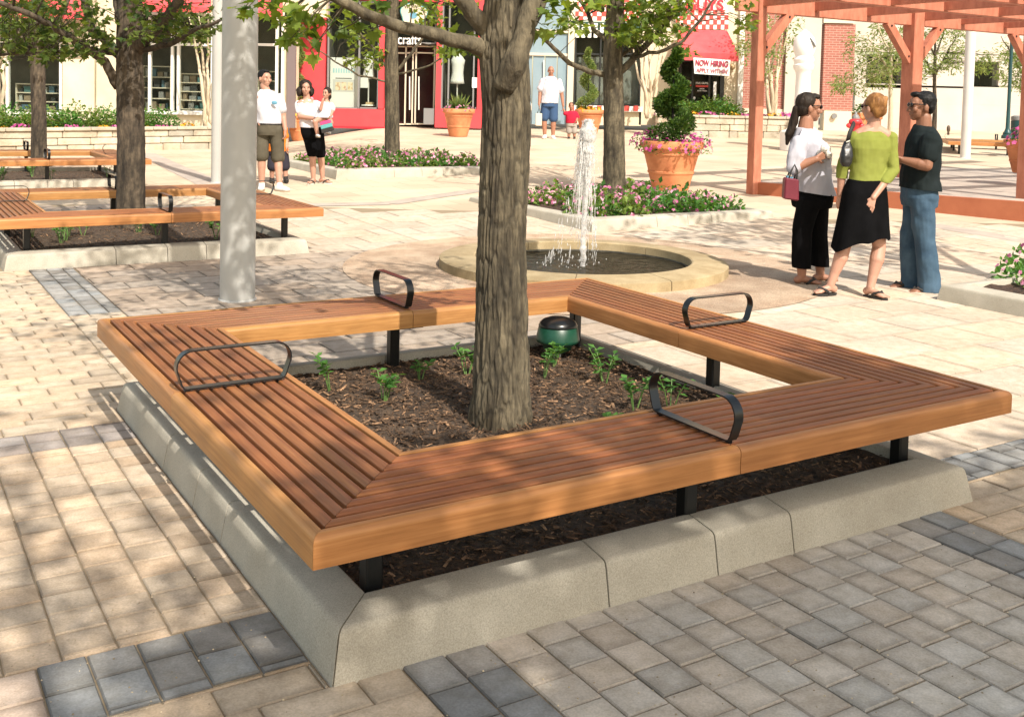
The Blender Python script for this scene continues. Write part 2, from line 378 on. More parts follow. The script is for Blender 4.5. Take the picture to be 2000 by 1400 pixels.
# darker paving bands crossing the far plaza
bd = MB()
def band(pts, w0):
    for i in range(len(pts)-1):
        a, b = pts[i], pts[i+1]; d = (b-a).normalized(); nn = Vector((-d.y, d.x, 0))*w0/2
        seg = 6; vs = []
        for k in range(seg+1):
            p = a.lerp(b, k/seg)
            for q in (p-nn, p+nn): vs.append((q.x, q.y, G(q.y, q.x)+.006))
        bd.add(vs, [(2*k, 2*k+2, 2*k+3, 2*k+1)[::-1] for k in range(seg)])
band([gp(285, 300), gp(330, 322), gp(432, 372)], .42)
band([gp(560, 402), gp(760, 398), gp(935, 372)], .30)
band([gp(1820, 440), gp(2300, 520)], .35)
MT['band'] = mat('grey_band_paving', (.34, .29, .25), (.44, .38, .32), 4, .9, .3, 60)
tag(bd.build('paving_band', MT['band']), kind='structure')

# sand, grit and a few dry leaves caught in the joints of the near paving
gb = MB(); rg2 = random.Random(55)
for _ in range(1300):
    y = 2.3+rg2.random()**1.6*4.5; x = rg2.uniform(-.6, .6)*y; a, b = loc((x, y))
    if .0 < a < 2.9 and .0 < b < 2.95: continue
    s_ = rg2.uniform(.0012, .0035); T = Matrix.Rotation(rg2.uniform(0, 6), 4, 'Z'); k = rg2.uniform(.5, 1.6)
    o_ = Vector((x, y, .0045)); gb.add([o_+T@Vector(v)*s_ for v in ((-1, -.7, 0), (1, -.8, 0), (.9, .8, 0), (-.8, 1, 0), (0, 0, 1.1))], [(0, 1, 4), (1, 2, 4), (2, 3, 4), (3, 0, 4)], 0, (k, k*.95, k*.85))
tag(gb.build('grit', mat('joint_grit', (.30, .25, .18), (.46, .40, .31), 30, .95, tone=True)), kind='stuff')
# ------------------------------------------------------------------ square slatted bench
L1, L2, BW = 2.985, 2.95, .50       # outer sides and seat width
PITCHS, GAP, WO = .0519, .0142, .037
SEAT = .465
rb = random.Random(11)
def extrude(mb, frame, L, prof, u0, u1, m0, m1, tone, vo):
    "frame(u, c, z) -> world; a profile of (c, z) points swept along u between mitred ends"
    n = len(prof); vs = []; 
    for (uu, mm) in ((u0, m0), (u1, m1)):
        for (c, z) in prof: vs.append(frame(uu+mm*c, c, z))
    fs = []; uvs = []; acc = 0; per = [0]
    for k in range(n):
        a, b_ = prof[k], prof[(k+1) % n]; acc += sqrt((a[0]-b_[0])**2+(a[1]-b_[1])**2); per.append(acc)
    for k in range(n):
        k2 = (k+1) % n
        fs.append((k, n+k, n+k2, k2)); uvs.append([(u0+vo*3, vo+per[k]), (u1+vo*3, vo+per[k]), (u1+vo*3, vo+per[k+1]), (u0+vo*3, vo+per[k+1])])
    fs.append(tuple(range(n))); uvs.append([(vo, vo+p[1]) for p in prof])
    fs.append(tuple(range(2*n-1, n-1, -1))); uvs.append([(vo, vo+p[1]) for p in prof[::-1]])
    mb.add(vs, fs, 0, tone, uvs)
def arc_prof(c0, c1, z0, z1, r0, r1, n=5):
    p = [(c0, z0)]
    for k in range(n+1):
        t = pi/2*k/n; p.append((c0+r0-r0*cos(t), z1-r0+r0*sin(t)))
    for k in range(n+1):
        t = pi/2*k/n; p.append((c1-r1+r1*sin(t), z1-r1+r1*cos(t)))
    p.append((c1, z0)); return p
def make_bench():
    root = empty('square_bench', (0, 0, 0))
    sides = []
    # each side: origin corner, direction u, inward normal, length (local bench coordinates)
    for (ox, oy, dx, dy, nx_, ny_, L) in ((-.037, -.037, 1, 0, 0, 1, L1), (L1-.037, -.037, 0, 1, -1, 0, L2), (L1-.037, L2-.037, -1, 0, 0, -1, L1), (-.037, L2-.037, 0, -1, 1, 0, L2)):
        fr = lambda u, c, z, ox=ox, oy=oy, dx=dx, dy=dy, nx_=nx_, ny_=ny_: Vector((ox+dx*u+nx_*c, oy+dy*u+ny_*c, z))
        mid = L/2; g2 = .0016
        warm = rb.uniform(.92, 1.08)
        for half in (0, 1):
            u0, u1, m0, m1 = (0, mid-g2, 1, 0) if half == 0 else (mid+g2, L, 0, -1)
            seat = MB()
            for k in range(8):
                c0 = WO+k*PITCHS+GAP; c1 = WO+(k+1)*PITCHS
                t = rb.uniform(.88, 1.08); tone = (t*warm, t*rb.uniform(.96, 1.04), t*rb.uniform(.93, 1.06))
                extrude(seat, fr, L, arc_prof(c0, c1, SEAT-.034, SEAT, .004, .004, 2), u0+(.0012 if half == 0 else 0), u1-(.0012 if half else 0), m0, m1, tone, rb.uniform(0, 40))
            so = smooth_angle(seat.build('seat_section', MT['wood'], root), 50)
            for (c0, c1, r0, r1) in ((0, WO, .021, .003), (BW-WO, BW, .003, .021)):
                eb = MB(); t = rb.uniform(.86, 1.1)
                extrude(eb, fr, L, arc_prof(c0, c1, SEAT-.089, SEAT, r0, r1, 6), u0+(.0006 if half == 0 else 0), u1-(.0006 if half else 0), m0, m1, (t*warm, t*rb.uniform(.96, 1.04), t), rb.uniform(0, 40))
                smooth_angle(eb.build('edge_board', MT['wood_edge'], so), 30)
        # steel rails carrying the slats, legs and arm rest
        rl = MB()
        for u in [.33, L*.25+.05, mid-.05, mid+.05, L*.75-.05, L-.33]:
            a = fr(u-.016, .045, 0); b_ = fr(u+.016, BW-.045, 0)
            rl.box(min(a.x, b_.x), max(a.x, b_.x), min(a.y, b_.y), max(a.y, b_.y), SEAT-.0615, SEAT-.0345)
        a = fr(.36, BW/2-.02, 0); b_ = fr(L-.36, BW/2+.02, 0)
        rl.box(min(a.x, b_.x), max(a.x, b_.x), min(a.y, b_.y), max(a.y, b_.y), SEAT-.098, SEAT-.062)
        a = fr(mid-.09, .02+WO, 0); b_ = fr(mid+.05, BW-.02-WO, 0)
        rl.box(min(a.x, b_.x), max(a.x, b_.x), min(a.y, b_.y), max(a.y, b_.y), SEAT-.106, SEAT-.0985)
        rl.build('support_rail', MT['black'], root)
        for u in (.30, mid):
            lg = MB(); c = fr(u, BW/2+.01 if u == mid else .30, 0)
            lg.bbox(c.x-.028, c.x+.028, c.y-.028, c.y+.028, .05, SEAT-.0985, .006)
            lg.bbox(c.x-.055, c.x+.055, c.y-.055, c.y+.055, .095, .107, .003)
            lg.build('leg', MT['black'], root)
        # arm rest: flat bar bent into a flattened loop across the seat
        P = [(.055, 0), (.235, 0), (.425, 0), (.437, .004), (.446, .018)]
        P += [(.462, .066)]
        for k in range(0, 9):
            t = radians(-12+102*k/8); P.append((.402+.064*cos(t), .086+.064*sin(t)))
        P += [(.24, .15)]
        for k in range(0, 9):
            t = radians(90+102*k/8); P.append((.078+.064*cos(t), .086+.064*sin(t)))
        P += [(.018, .066), (.034, .018), (.043, .004)]
        ar = MB(); n = len(P); th = .0055; wd = .019
        inner = []
        for k in range(n):
            a, b_ = Vector(P[k-1]), Vector(P[(k+1) % n]); d = (b_-a).normalized(); nn = Vector((-d.y, d.x))
            inner.append((P[k][0]+nn.x*th, P[k][1]+nn.y*th))
        vs = []
        for (uu) in (mid-wd, mid+wd):
            for (c, z) in P: vs.append(fr(uu, c, SEAT+.008+z))
            for (c, z) in inner: vs.append(fr(uu, c, SEAT+.008+z))
        fs = []
        for k in range(n):
            k2 = (k+1) % n
            fs += [(k, k2, 2*n+k2, 2*n+k), (n+k2, n+k, 3*n+k, 3*n+k2), (k2, k, n+k, n+k2), (2*n+k, 2*n+k2, 3*n+k2, 3*n+k)]
        ar.add(vs, fs)
        for c in (.06, .42):
            q = fr(mid, c, 0); ar.box(q.x-.008, q.x+.008, q.y-.008, q.y+.008, SEAT-.02, SEAT+.009)
        ao = ar.build('armrest', MT['black'], root, clean=True); smooth_angle(ao, 35)
    return root
bench = make_bench()
bench.location = O0; bench.rotation_euler = (0, 0, YAW)
tag(bench, 'big square bench of brown wooden slats with four black arm loops around the nearest tree', 'bench', 'square wooden benches round the trees')
KERBS = []
def make_kerb(a1, b1, h=.15, w_=.17):
    "mitred concrete edging round a bed a1 x b1, origin at its outer corner"
    root = empty('planter_kerb', (0, 0, 0))
    prof = [(0, -.03), (.003, .0), (.0255, h-.034), (.0275, h-.027), (.0305, h-.018), (.0365, h-.0105), (.045, h-.007), (.052, h-.0055), (w_-.012, h+.010), (w_-.004, h+.009), (w_, h+.003), (w_, .0), (w_, -.03)]
    for (ox, oy, dx, dy, nx_, ny_, L) in ((0, 0, 1, 0, 0, 1, a1), (a1, 0, 0, 1, -1, 0, b1), (a1, b1, -1, 0, 0, -1, a1), (0, b1, 0, -1, 1, 0, b1)):
        fr = lambda u, c, z: Vector((ox+dx*u+nx_*c, oy+dy*u+ny_*c, z))
        mb = MB(); cuts = [0, .335*L, .50*L, .63*L, L] if L > 2 else [0, L]
        for i in range(len(cuts)-1):
            u0 = cuts[i]+(.003 if i else .003); u1 = cuts[i+1]-(.003 if i < len(cuts)-2 else .003)
            extrude(mb, fr, L, prof, u0, u1, 1 if i == 0 else 0, -1 if i == len(cuts)-2 else 0, None, 0)
        ko = mb.build('kerb_stone', MT['concrete'], root)
        bm = bmesh.new(); bm.from_mesh(ko.data)
        bm.to_mesh(ko.data); bm.free()
        smooth_angle(ko, 50)
    return root
kerb = make_kerb(2.79, 2.86)
kerb.location = W(.05, .035); kerb.rotation_euler = (0, 0, YAW)
tag(kerb, 'grey concrete kerb around the mulch bed under the nearest bench', 'kerb', 'concrete kerbs of the bench beds')
# mulch
def mulch_bed(a0, a1, b0, b1, seed, chips, fine, zf):
    rr = random.Random(seed); mb = MB(); n = fine
    H = lambda a, b: .112+.035*max(0, 1-((a-(a0+a1)/2)**2+(b-(b0+b1)/2)**2)/1.4)+.012*mnoise.noise(Vector((a*5, b*5, seed)))+.008*mnoise.noise(Vector((a*17, b*17, seed)))+.006*mnoise.noise(Vector((a*43, b*43, seed)))
    vs = []
    for i in range(n+1):
        for j in range(n+1):
            a = a0+(a1-a0)*i/n; b = b0+(b1-b0)*j/n; p = W(a, b, 0); vs.append((p.x, p.y, zf(p.y)+H(a, b)))
    mb.add(vs, [(i*(n+1)+j, (i+1)*(n+1)+j, (i+1)*(n+1)+j+1, i*(n+1)+j+1) for i in range(n) for j in range(n)], 0, .8)
    for _ in range(chips):
        a = rr.uniform(a0+.02, a1-.02); b = rr.uniform(b0+.02, b1-.02)
        p = W(a, b, 0); p.z = zf(p.y)+H(a, b)+rr.uniform(.0, .012)
        l = rr.choice((.009, .013, .018, .026, .04))*rr.uniform(.7, 1.3); wd = l*rr.uniform(.12, .35); th = .003
        t = rr.uniform(0, 2*pi); d = Vector((cos(t), sin(t), rr.uniform(-.35, .45))).normalized(); s_ = d.cross(Vector((rr.uniform(-.4, .4), rr.uniform(-.4, .4), 1))).normalized(); u = s_.cross(d)
        k = rr.random(); tone = (rr.uniform(.7, 1.5) if k < .75 else rr.uniform(1.8, 4.2)); col = (tone*1.05, tone*.95, tone*.85)
        q = [p+d*l/2*x+s_*wd/2*y+u*th*z for z in (0, 1) for (x, y) in ((-1, -1), (1, -.6), (1, .6), (-1, 1))]
        mb.add(q, [(4, 5, 6, 7), (0, 1, 5, 4), (1, 2, 6, 5), (2, 3, 7, 6), (3, 0, 4, 7)], 0, col)
    o = mb.build('mulch', MT['mulch']); tag(o, kind='stuff'); return o
mulch_bed(.2, 2.68, .18, 2.74, 1, 15000, 90, lambda y: 0)
GB = lambda s_: (lambda p: G(p.y, p.x))(W(1.4, s_+1.4))
# second and third bench further back on the left
for (s_, da, lb) in ((7.4, -.05, 'square slatted bench half hidden by the grey pillar, around the second tree'), (14.6, -.1, 'smallest slatted bench far back near the stone wall, around the third tree')):
    c = copy_tree(bench); p = W(da, s_); p.z = GB(s_); c.location = p; c['label'] = lb
    k = copy_tree(kerb); p = W(da+.05, s_+.035); p.z = GB(s_)-.005; k.location = p
    k['label'] = 'pale dappled kerb under the second bench, behind the grey pillar' if s_ < 10 else 'far kerb under the smallest bench, in front of the stone wall'
    z0 = GB(s_)-.02
    mulch_bed(da+.2, da+2.68, s_+.18, s_+2.74, int(s_), 2500 if s_ < 10 else 800, 40, lambda y, z0=z0: z0)
# ------------------------------------------------------------------ trees
MT['leaf_maple'] = leafmat('maple_leaf', (.05, .10, .018), (.22, .30, .055), .45)
MT['leaf_maple_dark'] = leafmat('shaded_maple_leaf', (.032, .068, .014), (.14, .19, .04), .4)  # maple leaf copy with canopy shade mixed into a darker green
MT['leaf_dark'] = leafmat('shrub_leaf', (.02, .055, .012), (.085, .15, .03), .25)
MT['leaf_pale'] = leafmat('pale_leaf', (.09, .15, .045), (.26, .33, .11), .45)
MT['leaf_topiary'] = leafmat('topiary_leaf', (.018, .055, .012), (.10, .18, .035), .25)
MT['leaf_hedge'] = leafmat('hedge_leaf', (.05, .11, .02), (.20, .29, .06), .3)
MT['leaf_plant'] = leafmat('seedling_leaf', (.03, .10, .02), (.12, .28, .06), .35)
def barkmat(name, c1, c2, c3):
    m = mat(name, c1, c2, 3.2, .9, .9, 16, stretch=(5, 5, 1.0), dist=.012, speck=(30, .75, 1.2), big=(2.0, .75, 1.25), tone=True)
    return m
MT['bark'] = barkmat('maple_bark', (.050, .039, .024), (.155, .126, .08), None)
MT['bark_dark'] = barkmat('dark_bark', (.035, .026, .018), (.12, .09, .06), None)
MT['bark_pale'] = mat('pale_stem_bark', (.42, .34, .24), (.62, .53, .38), 6, .8, .4, 20, stretch=(4, 4, 1), dist=.005)
MAPLE = [(0, .02), (.16, .10), (.42, .06), (.36, .22), (.55, .42), (.30, .46), (.26, .62), (.13, .60), (0, 1.0), (-.13, .60), (-.26, .62), (-.30, .46), (-.55, .42), (-.36, .22), (-.42, .06), (-.16, .10)]
def leaf_maple(mb, p, d, n, s, tone):
    d = d.normalized(); x = d.cross(n); x = x.normalized() if x.length > 1e-4 else d.orthogonal().normalized(); n = x.cross(d)
    c = p+d*s*.38-n*s*.05
    vs = [c]+[p+x*(q[0]*s*1.05)+d*(q[1]*s)+n*(abs(q[0])*s*.22-(q[1]*q[1])*s*.12) for q in MAPLE]
    k = len(MAPLE); mb.add(vs, [(0, i+1, (i+1) % k+1) for i in range(k)], 0, tone)
def leaf_simple(mb, p, d, n, s, tone, w_=.32):
    d = d.normalized(); x = d.cross(n); x = x.normalized() if x.length > 1e-4 else d.orthogonal().normalized(); n = x.cross(d)
    vs = [p, p+d*s*.5+x*s*w_+n*s*.06, p+d*s-n*s*.08, p+d*s*.5-x*s*w_+n*s*.06]
    mb.add(vs, [(0, 1, 2), (0, 2, 3)], 0, tone)
def rdir(r):
    z = r.uniform(-1, 1); t = r.uniform(0, 2*pi); q = sqrt(1-z*z); return Vector((q*cos(t), q*sin(t), z))
def trunk_mesh(pts, rad, nk, nz, amp, seed, freq=9.0):
    "a tapered trunk with ridged bark as one surface"
    pts = [Vector(p) for p in pts]; ts = [i/(len(pts)-1) for i in range(len(pts))]
    def samp(t):
        f = t*(len(pts)-1); i = min(int(f), len(pts)-2); g = f-i
        return pts[i].lerp(pts[i+1], g), rad[i]*(1-g)+rad[i+1]*g
    vs = []; tn = []
    for j in range(nz+1):
        c, r = samp(j/nz)
        for k in range(nk):
            th = 2*pi*k/nk; cx, sy = cos(th), sin(th)
            q = Vector((cx*freq*r/.12, sy*freq*r/.12, c.z*2.1+seed))
            h = mnoise.noise(q*1.0)*.7+mnoise.noise(q*2.1+Vector((9, 2, 4)))*.5
            wq = mnoise.noise(Vector((cx*3, sy*3, c.z*5+seed)))*.35
            dv = mnoise.voronoi(Vector((cx*r*44+wq, sy*r*44+wq, c.z*6.0+seed+mnoise.noise(Vector((cx*2, sy*2, c.z*6)))*.5)))[0]
            cr_k = min(1, (dv[1]-dv[0])*4.5); h2 = cr_k*1.5-.75; tn.append(.52+.50*cr_k+.12*mnoise.noise(Vector((cx*5, sy*5, c.z*9+seed))))
            h3 = mnoise.noise(Vector((cx*freq*4, sy*freq*4, c.z*22+seed)))*.35
            rr = r*(1+.05*mnoise.noise(Vector((cx*1.3, sy*1.3, c.z*.9+seed))))+amp*(h*.6+max(h2, -.4)*.55+h3*.5)
            vs.append((c.x+rr*cx, c.y+rr*sy, c.z))
    fs = [(j*nk+k, j*nk+(k+1) % nk, (j+1)*nk+(k+1) % nk, (j+1)*nk+k) for j in range(nz) for k in range(nk)]
    cs = [[(tn[i],)*3 for i in f] for f in fs]
    fs.append(tuple(nz*nk+k for k in range(nk))); cs.append((1, 1, 1))
    return vs, fs, cs
def make_tree(name, label, tp, tr, limbs, clusters, bark, leafm, seed, ls=.085, per=9, spread=.22, kind='maple', group=None, nk=28, nz=60, amp=.006, cat='tree', twigs=True, tonelo=0.0, tonehi=1.0, droop=.35):
    rr = random.Random(seed); base = Vector(tp[0]); root = empty(name, base); tag(root, label, cat, group)
    mb = MB(); v, f, cs = trunk_mesh([Vector(p)-base for p in tp], tr, nk, nz, amp, seed); mb.add(v, f); mb.c[-len(f):] = cs
    nodes = []
    for (pts, r) in limbs:
        pts = [Vector(p)-base for p in pts]
        # subdivide with a little wander
        out, ro = [], []
        for i in range(len(pts)-1):
            for k in range(4):
                t = k/4; q = pts[i].lerp(pts[i+1], t); l = (pts[i+1]-pts[i]).length
                if k: q += Vector((rr.uniform(-1, 1), rr.uniform(-1, 1), rr.uniform(-1, 1)))*l*.03
                out.append(q); ro.append(r[i]*(1-t)+r[i+1]*t)
        out.append(pts[-1]); ro.append(r[-1])
        mb.tube(out, ro, 10 if r[0] > .02 else 7); nodes += list(zip(out, ro))
    to = mb.build('trunk', bark, root, smooth=True)
    if not nodes: nodes = [(Vector(tp[-1])-base, tr[-1])]
    lb = MB(); tw = MB()
    for cpos in clusters:
        c = Vector(cpos[:3])-base; sp = cpos[3] if len(cpos) > 3 else spread; m = cpos[4] if len(cpos) > 4 else per
        if twigs:
            nd = min(nodes, key=lambda q: (q[0]-c).length+max(0, q[0].z-c.z)*.3); a = nd[0]
            mid = a.lerp(c, .5)+Vector((rr.uniform(-.1, .1), rr.uniform(-.1, .1), rr.uniform(-.02, .14)))*(c-a).length
            d0 = min(nd[1]*.6, .004+.006*(c-a).length)
            tw.tube([a, a.lerp(mid, .5)*.9+a*.1*0+mid*.1*0+a.lerp(mid, .5)*.1, mid, mid.lerp(c, .6), c], [d0, d0*.8, d0*.6, d0*.45, .0015], 5)
        for _ in range(m):
            v = rdir(rr)*sp*rr.random()**.5; v.z *= .65; p = c+v
            d = (v.normalized()*.6+Vector((rr.uniform(-1, 1), rr.uniform(-1, 1), rr.uniform(-1.0, .2)*droop*2))).normalized()
            n = (Vector((0, 0, 1))+rdir(rr)*.8).normalized()
            s_ = ls*rr.uniform(.6, 1.25); t = rr.uniform(tonelo, tonehi)
            if kind == 'maple': leaf_maple(lb, p, d, n, s_, t)
            else: leaf_simple(lb, p, d, n, s_, t, .30 if kind == 'oval' else .16)
            if twigs and rr.random() < .5 and sp > .03: tw.tube([c+v*.15, p], [.0012, .0008], 3, caps=False)
    if tw.v:
        tw.c = [.9]*len(tw.f); tw.build('twigs', bark, to, smooth=True)
    lb.build('crown', leafm, root)
    return root
def ell_clusters(c, r, n, seed, sp=.25, per=9, zmin=-99):
    rr = random.Random(seed); out = []
    while len(out) < n:
        v = rdir(rr)*rr.random()**.42; p = Vector((c[0]+v.x*r[0], c[1]+v.y*r[1], c[2]+v.z*r[2]))
        if p.z < zmin: continue
        # uneven: carve gaps
        if mnoise.noise(p*.9+Vector((seed, 0, 0))) < -.18: continue
        out.append((p.x, p.y, p.z, sp*rr.uniform(.7, 1.3), per))
    return out
def px_clusters(lst):
    return [tuple(at(x, y, Y))+(sp, n) for (x, y, Y, sp, n) in lst]
# --- main tree in the nearest bench
mt = W(1.43, 1.46, .10)
leader = [(mt.x, mt.y, .08), (mt.x+.004, mt.y, .30), (-.036, mt.y, .95), (-.028, mt.y, 1.55), (-.045, mt.y, 1.80), (-.045, mt.y-.01, 2.1), (-.06, mt.y+.05, 2.9), (-.03, mt.y+.1, 4.0), (.05, mt.y+.1, 5.6)]
lrad = [.150, .124, .104, .106, .108, .085, .07, .05, .015]
# finer radius steps near the root flare
Ym = mt.y
limbs = [([at(960, 100, Ym-.02), at(905, 82, Ym-.08), at(800, 57, Ym-.15), at(737, 37, Ym-.22), at(650, -6, Ym-.3), at(520, -90, Ym-.3), at(330, -240, Ym-.2)], [.046, .034, .028, .025, .021, .017, .008]),
         ([at(962, 70, Ym), at(930, 35, Ym-.05), at(895, -10, Ym-.1), at(840, -120, Ym-.1), at(760, -400, Ym)], [.05, .04, .034, .028, .012]),
         ([at(982, 175, Ym-.09), at(1003, 128, Ym-.12), at(1026, 60, Ym-.10), at(1042, -8, Ym-.06), at(1090, -180, Ym), at(1180, -500, Ym+.3)], [.050, .058, .044, .038, .034, .014]),
         ([at(1030, 60, Ym+.02), at(1048, 30, Ym+.05), at(1066, -10, Ym+.1), at(1150, -150, Ym+.3), at(1300, -300, Ym+.5)], [.026, .024, .02, .018, .008]),
         ([at(1060, -5, Ym), at(1150, -60, Ym-.2), at(1260, -80, Ym-.3), at(1400, -160, Ym-.4)], [.02, .016, .012, .006]),
         ([(-.06, Ym+.05, 2.9), (.6, Ym+.9, 3.5), (1.2, Ym+1.5, 4.3)], [.04, .03, .012]), ([(-.06, Ym+.05, 2.9), (-.9, Ym+.7, 3.6), (-1.6, Ym+1.2, 4.5)], [.04, .03, .012]),
         ([(-.05, Ym+.05, 3.0), (.1, Ym-1.0, 3.7), (.2, Ym-1.5, 4.6)], [.035, .026, .01])]
cl = px_clusters([(x, y, Ym-.3, .05, 3) for (x, y) in ((470, 28), (478, 22))] +
    [(x, y, Ym-.35+dy, sp, n) for (x, y, dy, sp, n) in ((520, 14, 0, .07, 8), (548, 22, .1, .07, 9), (585, 12, 0, .07, 9), (560, 40, .1, .06, 6), (610, 25, 0, .06, 8), (640, 40, .1, .055, 6), (600, 58, 0, .06, 8), (622, 80, .05, .05, 6), (583, 52, .1, .05, 5), (570, 74, 0, .04, 5), (606, 98, .1, .04, 4),
     (552, 66, .3, .04, 4), (655, 62, .2, .04, 4), (690, 40, .3, .05, 5), (722, 58, .3, .045, 5), (740, 8, .2, .06, 6), (805, 2, .2, .04, 3), (820, 10, .3, .04, 3), (680, 6, .2, .06, 6), (880, 92, .6, .05, 4), (905, 70, .6, .05, 5), (925, 95, .6, .05, 4),
     (1070, 15, .2, .06, 6), (1095, 32, .2, .06, 6), (1110, 8, .2, .06, 6), (1130, 45, .3, .05, 5), (1060, 50, .3, .04, 3), (1165, 12, .2, .05, 4), (1072, 62, .3, .035, 2))])
cl += ell_clusters((-.1, Ym+.1, 4.3), (2.0, 2.0, 1.7), 330, 5, .26, 9, 2.55)+ell_clusters((-.78, 5.72, 4.15), (.55, .65, 1.1), 70, 9, .26, 13, 3.0)  # second, denser clump is added out of view to shade the pillar
make_tree('maple_tree', 'thick trunked maple with furrowed bark growing through the nearest bench', leader, lrad, limbs, cl, MT['bark'], MT['leaf_maple'], 2, .070, 11, group=None, nk=200, nz=660, amp=.0105)
# --- other plaza maples
def plaza_maple(label, px, Y, wpx, seed, fork_px, limb_px, leaf_px, crown, bark='bark', ls=.10, ncl=150, leafm='leaf_maple', nleaf=6):
    x0 = at(px, 300, Y).x; z0 = G(Y, at(px, 300, Y).x)+.05; r = wpx/2*Y/FPX
    lm = [([at(a, b, Y+dy) for (a, b, dy) in pl], rd) for (pl, rd) in limb_px]
    tp = [(x0, Y, z0-.05), (x0, Y, z0+.2), (at(px, 200, Y).x, Y, z0+1.0), tuple(at(fork_px[0], fork_px[1], Y)), (at(fork_px[0], fork_px[1], Y).x+.05, Y, crown[2]), (x0, Y, crown[2]+crown[5])]
    tr = [r*1.22, r*1.06, r*.98, r*.92, r*.55, r*.1]
    cl = px_clusters(leaf_px)+ell_clusters(crown[:3], crown[3:6], ncl, seed, .3, nleaf+3, crown[6])
    return make_tree('maple_tree', label, tp, tr, lm, cl, MT[bark], MT[leafm], seed, ls, nleaf, nk=40, nz=90, amp=.008)
rr = random.Random(21)
def scatter(boxes, Y, sp, n, seed):
    r = random.Random(seed); out = []
    for (x0, x1, y0, y1, m) in boxes:
        for _ in range(m): out.append((r.uniform(x0, x1), r.uniform(y0, y1), Y+r.uniform(-.6, .5), sp*r.uniform(.7, 1.3), n))
    return out
p2_ = W(1.43, 8.86)
plaza_maple('dark trunked maple in the second bench, left of the grey pillar', 256, p2_.y+.25, 52, 31, (252, 95),
    [([(232, 170, 0), (205, 120, -.1), (165, 92, -.3), (115, 60, -.5), (50, 25, -.8), (-60, -20, -1)], [.055, .045, .04, .035, .03, .02]), ([(238, 110, 0), (180, 60, .2), (165, 0, .3), (160, -80, .4)], [.06, .05, .042, .03]),
     ([(268, 100, 0), (300, 62, -.2), (330, 30, -.3), (355, -10, -.4), (420, -120, -.5)], [.07, .06, .052, .045, .02]), ([(275, 98, 0), (330, 88, -.3), (375, 62, -.6), (430, 40, -.9)], [.035, .03, .024, .015]),
     ([(235, 105, .1), (150, 98, .2), (60, 102, 0), (0, 108, -.2), (-60, 100, -.3)], [.03, .024, .02, .016, .01]), ([(240, 60, 0), (228, 10, .1), (224, -40, .2)], [.05, .04, .03])],
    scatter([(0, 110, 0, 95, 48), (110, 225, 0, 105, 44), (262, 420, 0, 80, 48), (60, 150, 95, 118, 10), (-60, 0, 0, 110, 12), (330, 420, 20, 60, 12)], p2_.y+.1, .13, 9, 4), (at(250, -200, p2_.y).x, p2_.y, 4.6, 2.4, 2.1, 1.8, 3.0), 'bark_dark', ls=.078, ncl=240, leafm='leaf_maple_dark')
p3_ = W(1.3, 16.2)
plaza_maple('slim dark maple at the far left, in the smallest bench', 76, p3_.y, 28, 37, (72, 70),
    [([(66, 110, 0), (40, 70, 0), (10, 30, 0), (-30, 0, 0)], [.04, .03, .025, .015]), ([(84, 90, 0), (110, 50, 0), (130, 10, 0), (150, -40, 0)], [.04, .035, .03, .02])],
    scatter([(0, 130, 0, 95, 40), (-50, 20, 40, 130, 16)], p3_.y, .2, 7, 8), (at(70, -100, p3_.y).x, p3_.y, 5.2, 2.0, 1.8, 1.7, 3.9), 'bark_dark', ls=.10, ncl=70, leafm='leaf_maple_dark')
pm = gp(766, 318)
plaza_maple('straight grey maple in the middle flower bed, right of the couple', 766, pm.y, 28, 41, (764, 90),
    [([(760, 160, 0), (700, 148, -.3), (640, 110, -.5), (560, 50, -.8)], [.022, .018, .014, .008]), ([(758, 140, 0), (735, 100, 0), (700, 62, .2), (680, 20, .3)], [.03, .024, .02, .012]), ([(775, 140, 0), (800, 110, 0), (825, 75, 0), (850, 20, .2), (870, -30, .3)], [.035, .03, .026, .02, .01]),
     ([(778, 145, 0), (840, 128, -.2), (880, 100, -.3), (930, 60, -.4)], [.022, .018, .014, .008]), ([(762, 60, 0), (735, 30, .2), (690, 10, .3)], [.03, .02, .01])],
    scatter([(680, 745, 20, 135, 26), (785, 870, 0, 60, 14), (840, 935, 80, 120, 12), (700, 760, 95, 130, 8), (690, 930, -20, 30, 16)], pm.y, .14, 6, 12), (pm.x, pm.y, 6.0, 2.2, 2.0, 1.7, 4.7), 'bark', ls=.12, ncl=90)
pr = gp(1200, 388)
plaza_maple('young maple with bright leaves in the flower bed behind the fountain', 1201, pr.y, 41, 43, (1197, 120),
    [([(1184, 146, 0), (1150, 140, -.1), (1112, 124, -.2), (1072, 85, -.4), (1040, 58, -.5), (1000, 0, -.6)], [.05, .042, .036, .03, .026, .014]), ([(1186, 80, 0), (1160, 60, .1), (1145, 20, .1), (1122, -20, .2)], [.045, .036, .03, .02]),
     ([(1212, 140, 0), (1250, 100, -.1), (1290, 62, -.2), (1320, 15, -.2), (1335, -40, -.2)], [.055, .048, .042, .034, .02]), ([(1236, 112, -.1), (1300, 98, -.3), (1335, 80, -.4), (1375, 30, -.5), (1405, -20, -.6)], [.03, .028, .025, .02, .012]),
     ([(1215, 108, 0), (1255, 80, .2), (1285, 50, .3)], [.03, .022, .012])],
    scatter([(1185, 1300, 5, 75, 60), (1290, 1345, 0, 70, 22), (1330, 1350, 95, 110, 2), (1065, 1150, 40, 62, 8), (1150, 1330, -30, 10, 30), (1420, 1470, 0, 60, 8), (1210, 1290, 60, 88, 12)], pr.y-.2, .13, 6, 15), (pr.x+.3, pr.y, 5.0, 2.0, 1.9, 1.6, 3.9), 'bark', ls=.12, ncl=90, leafm='leaf_maple')
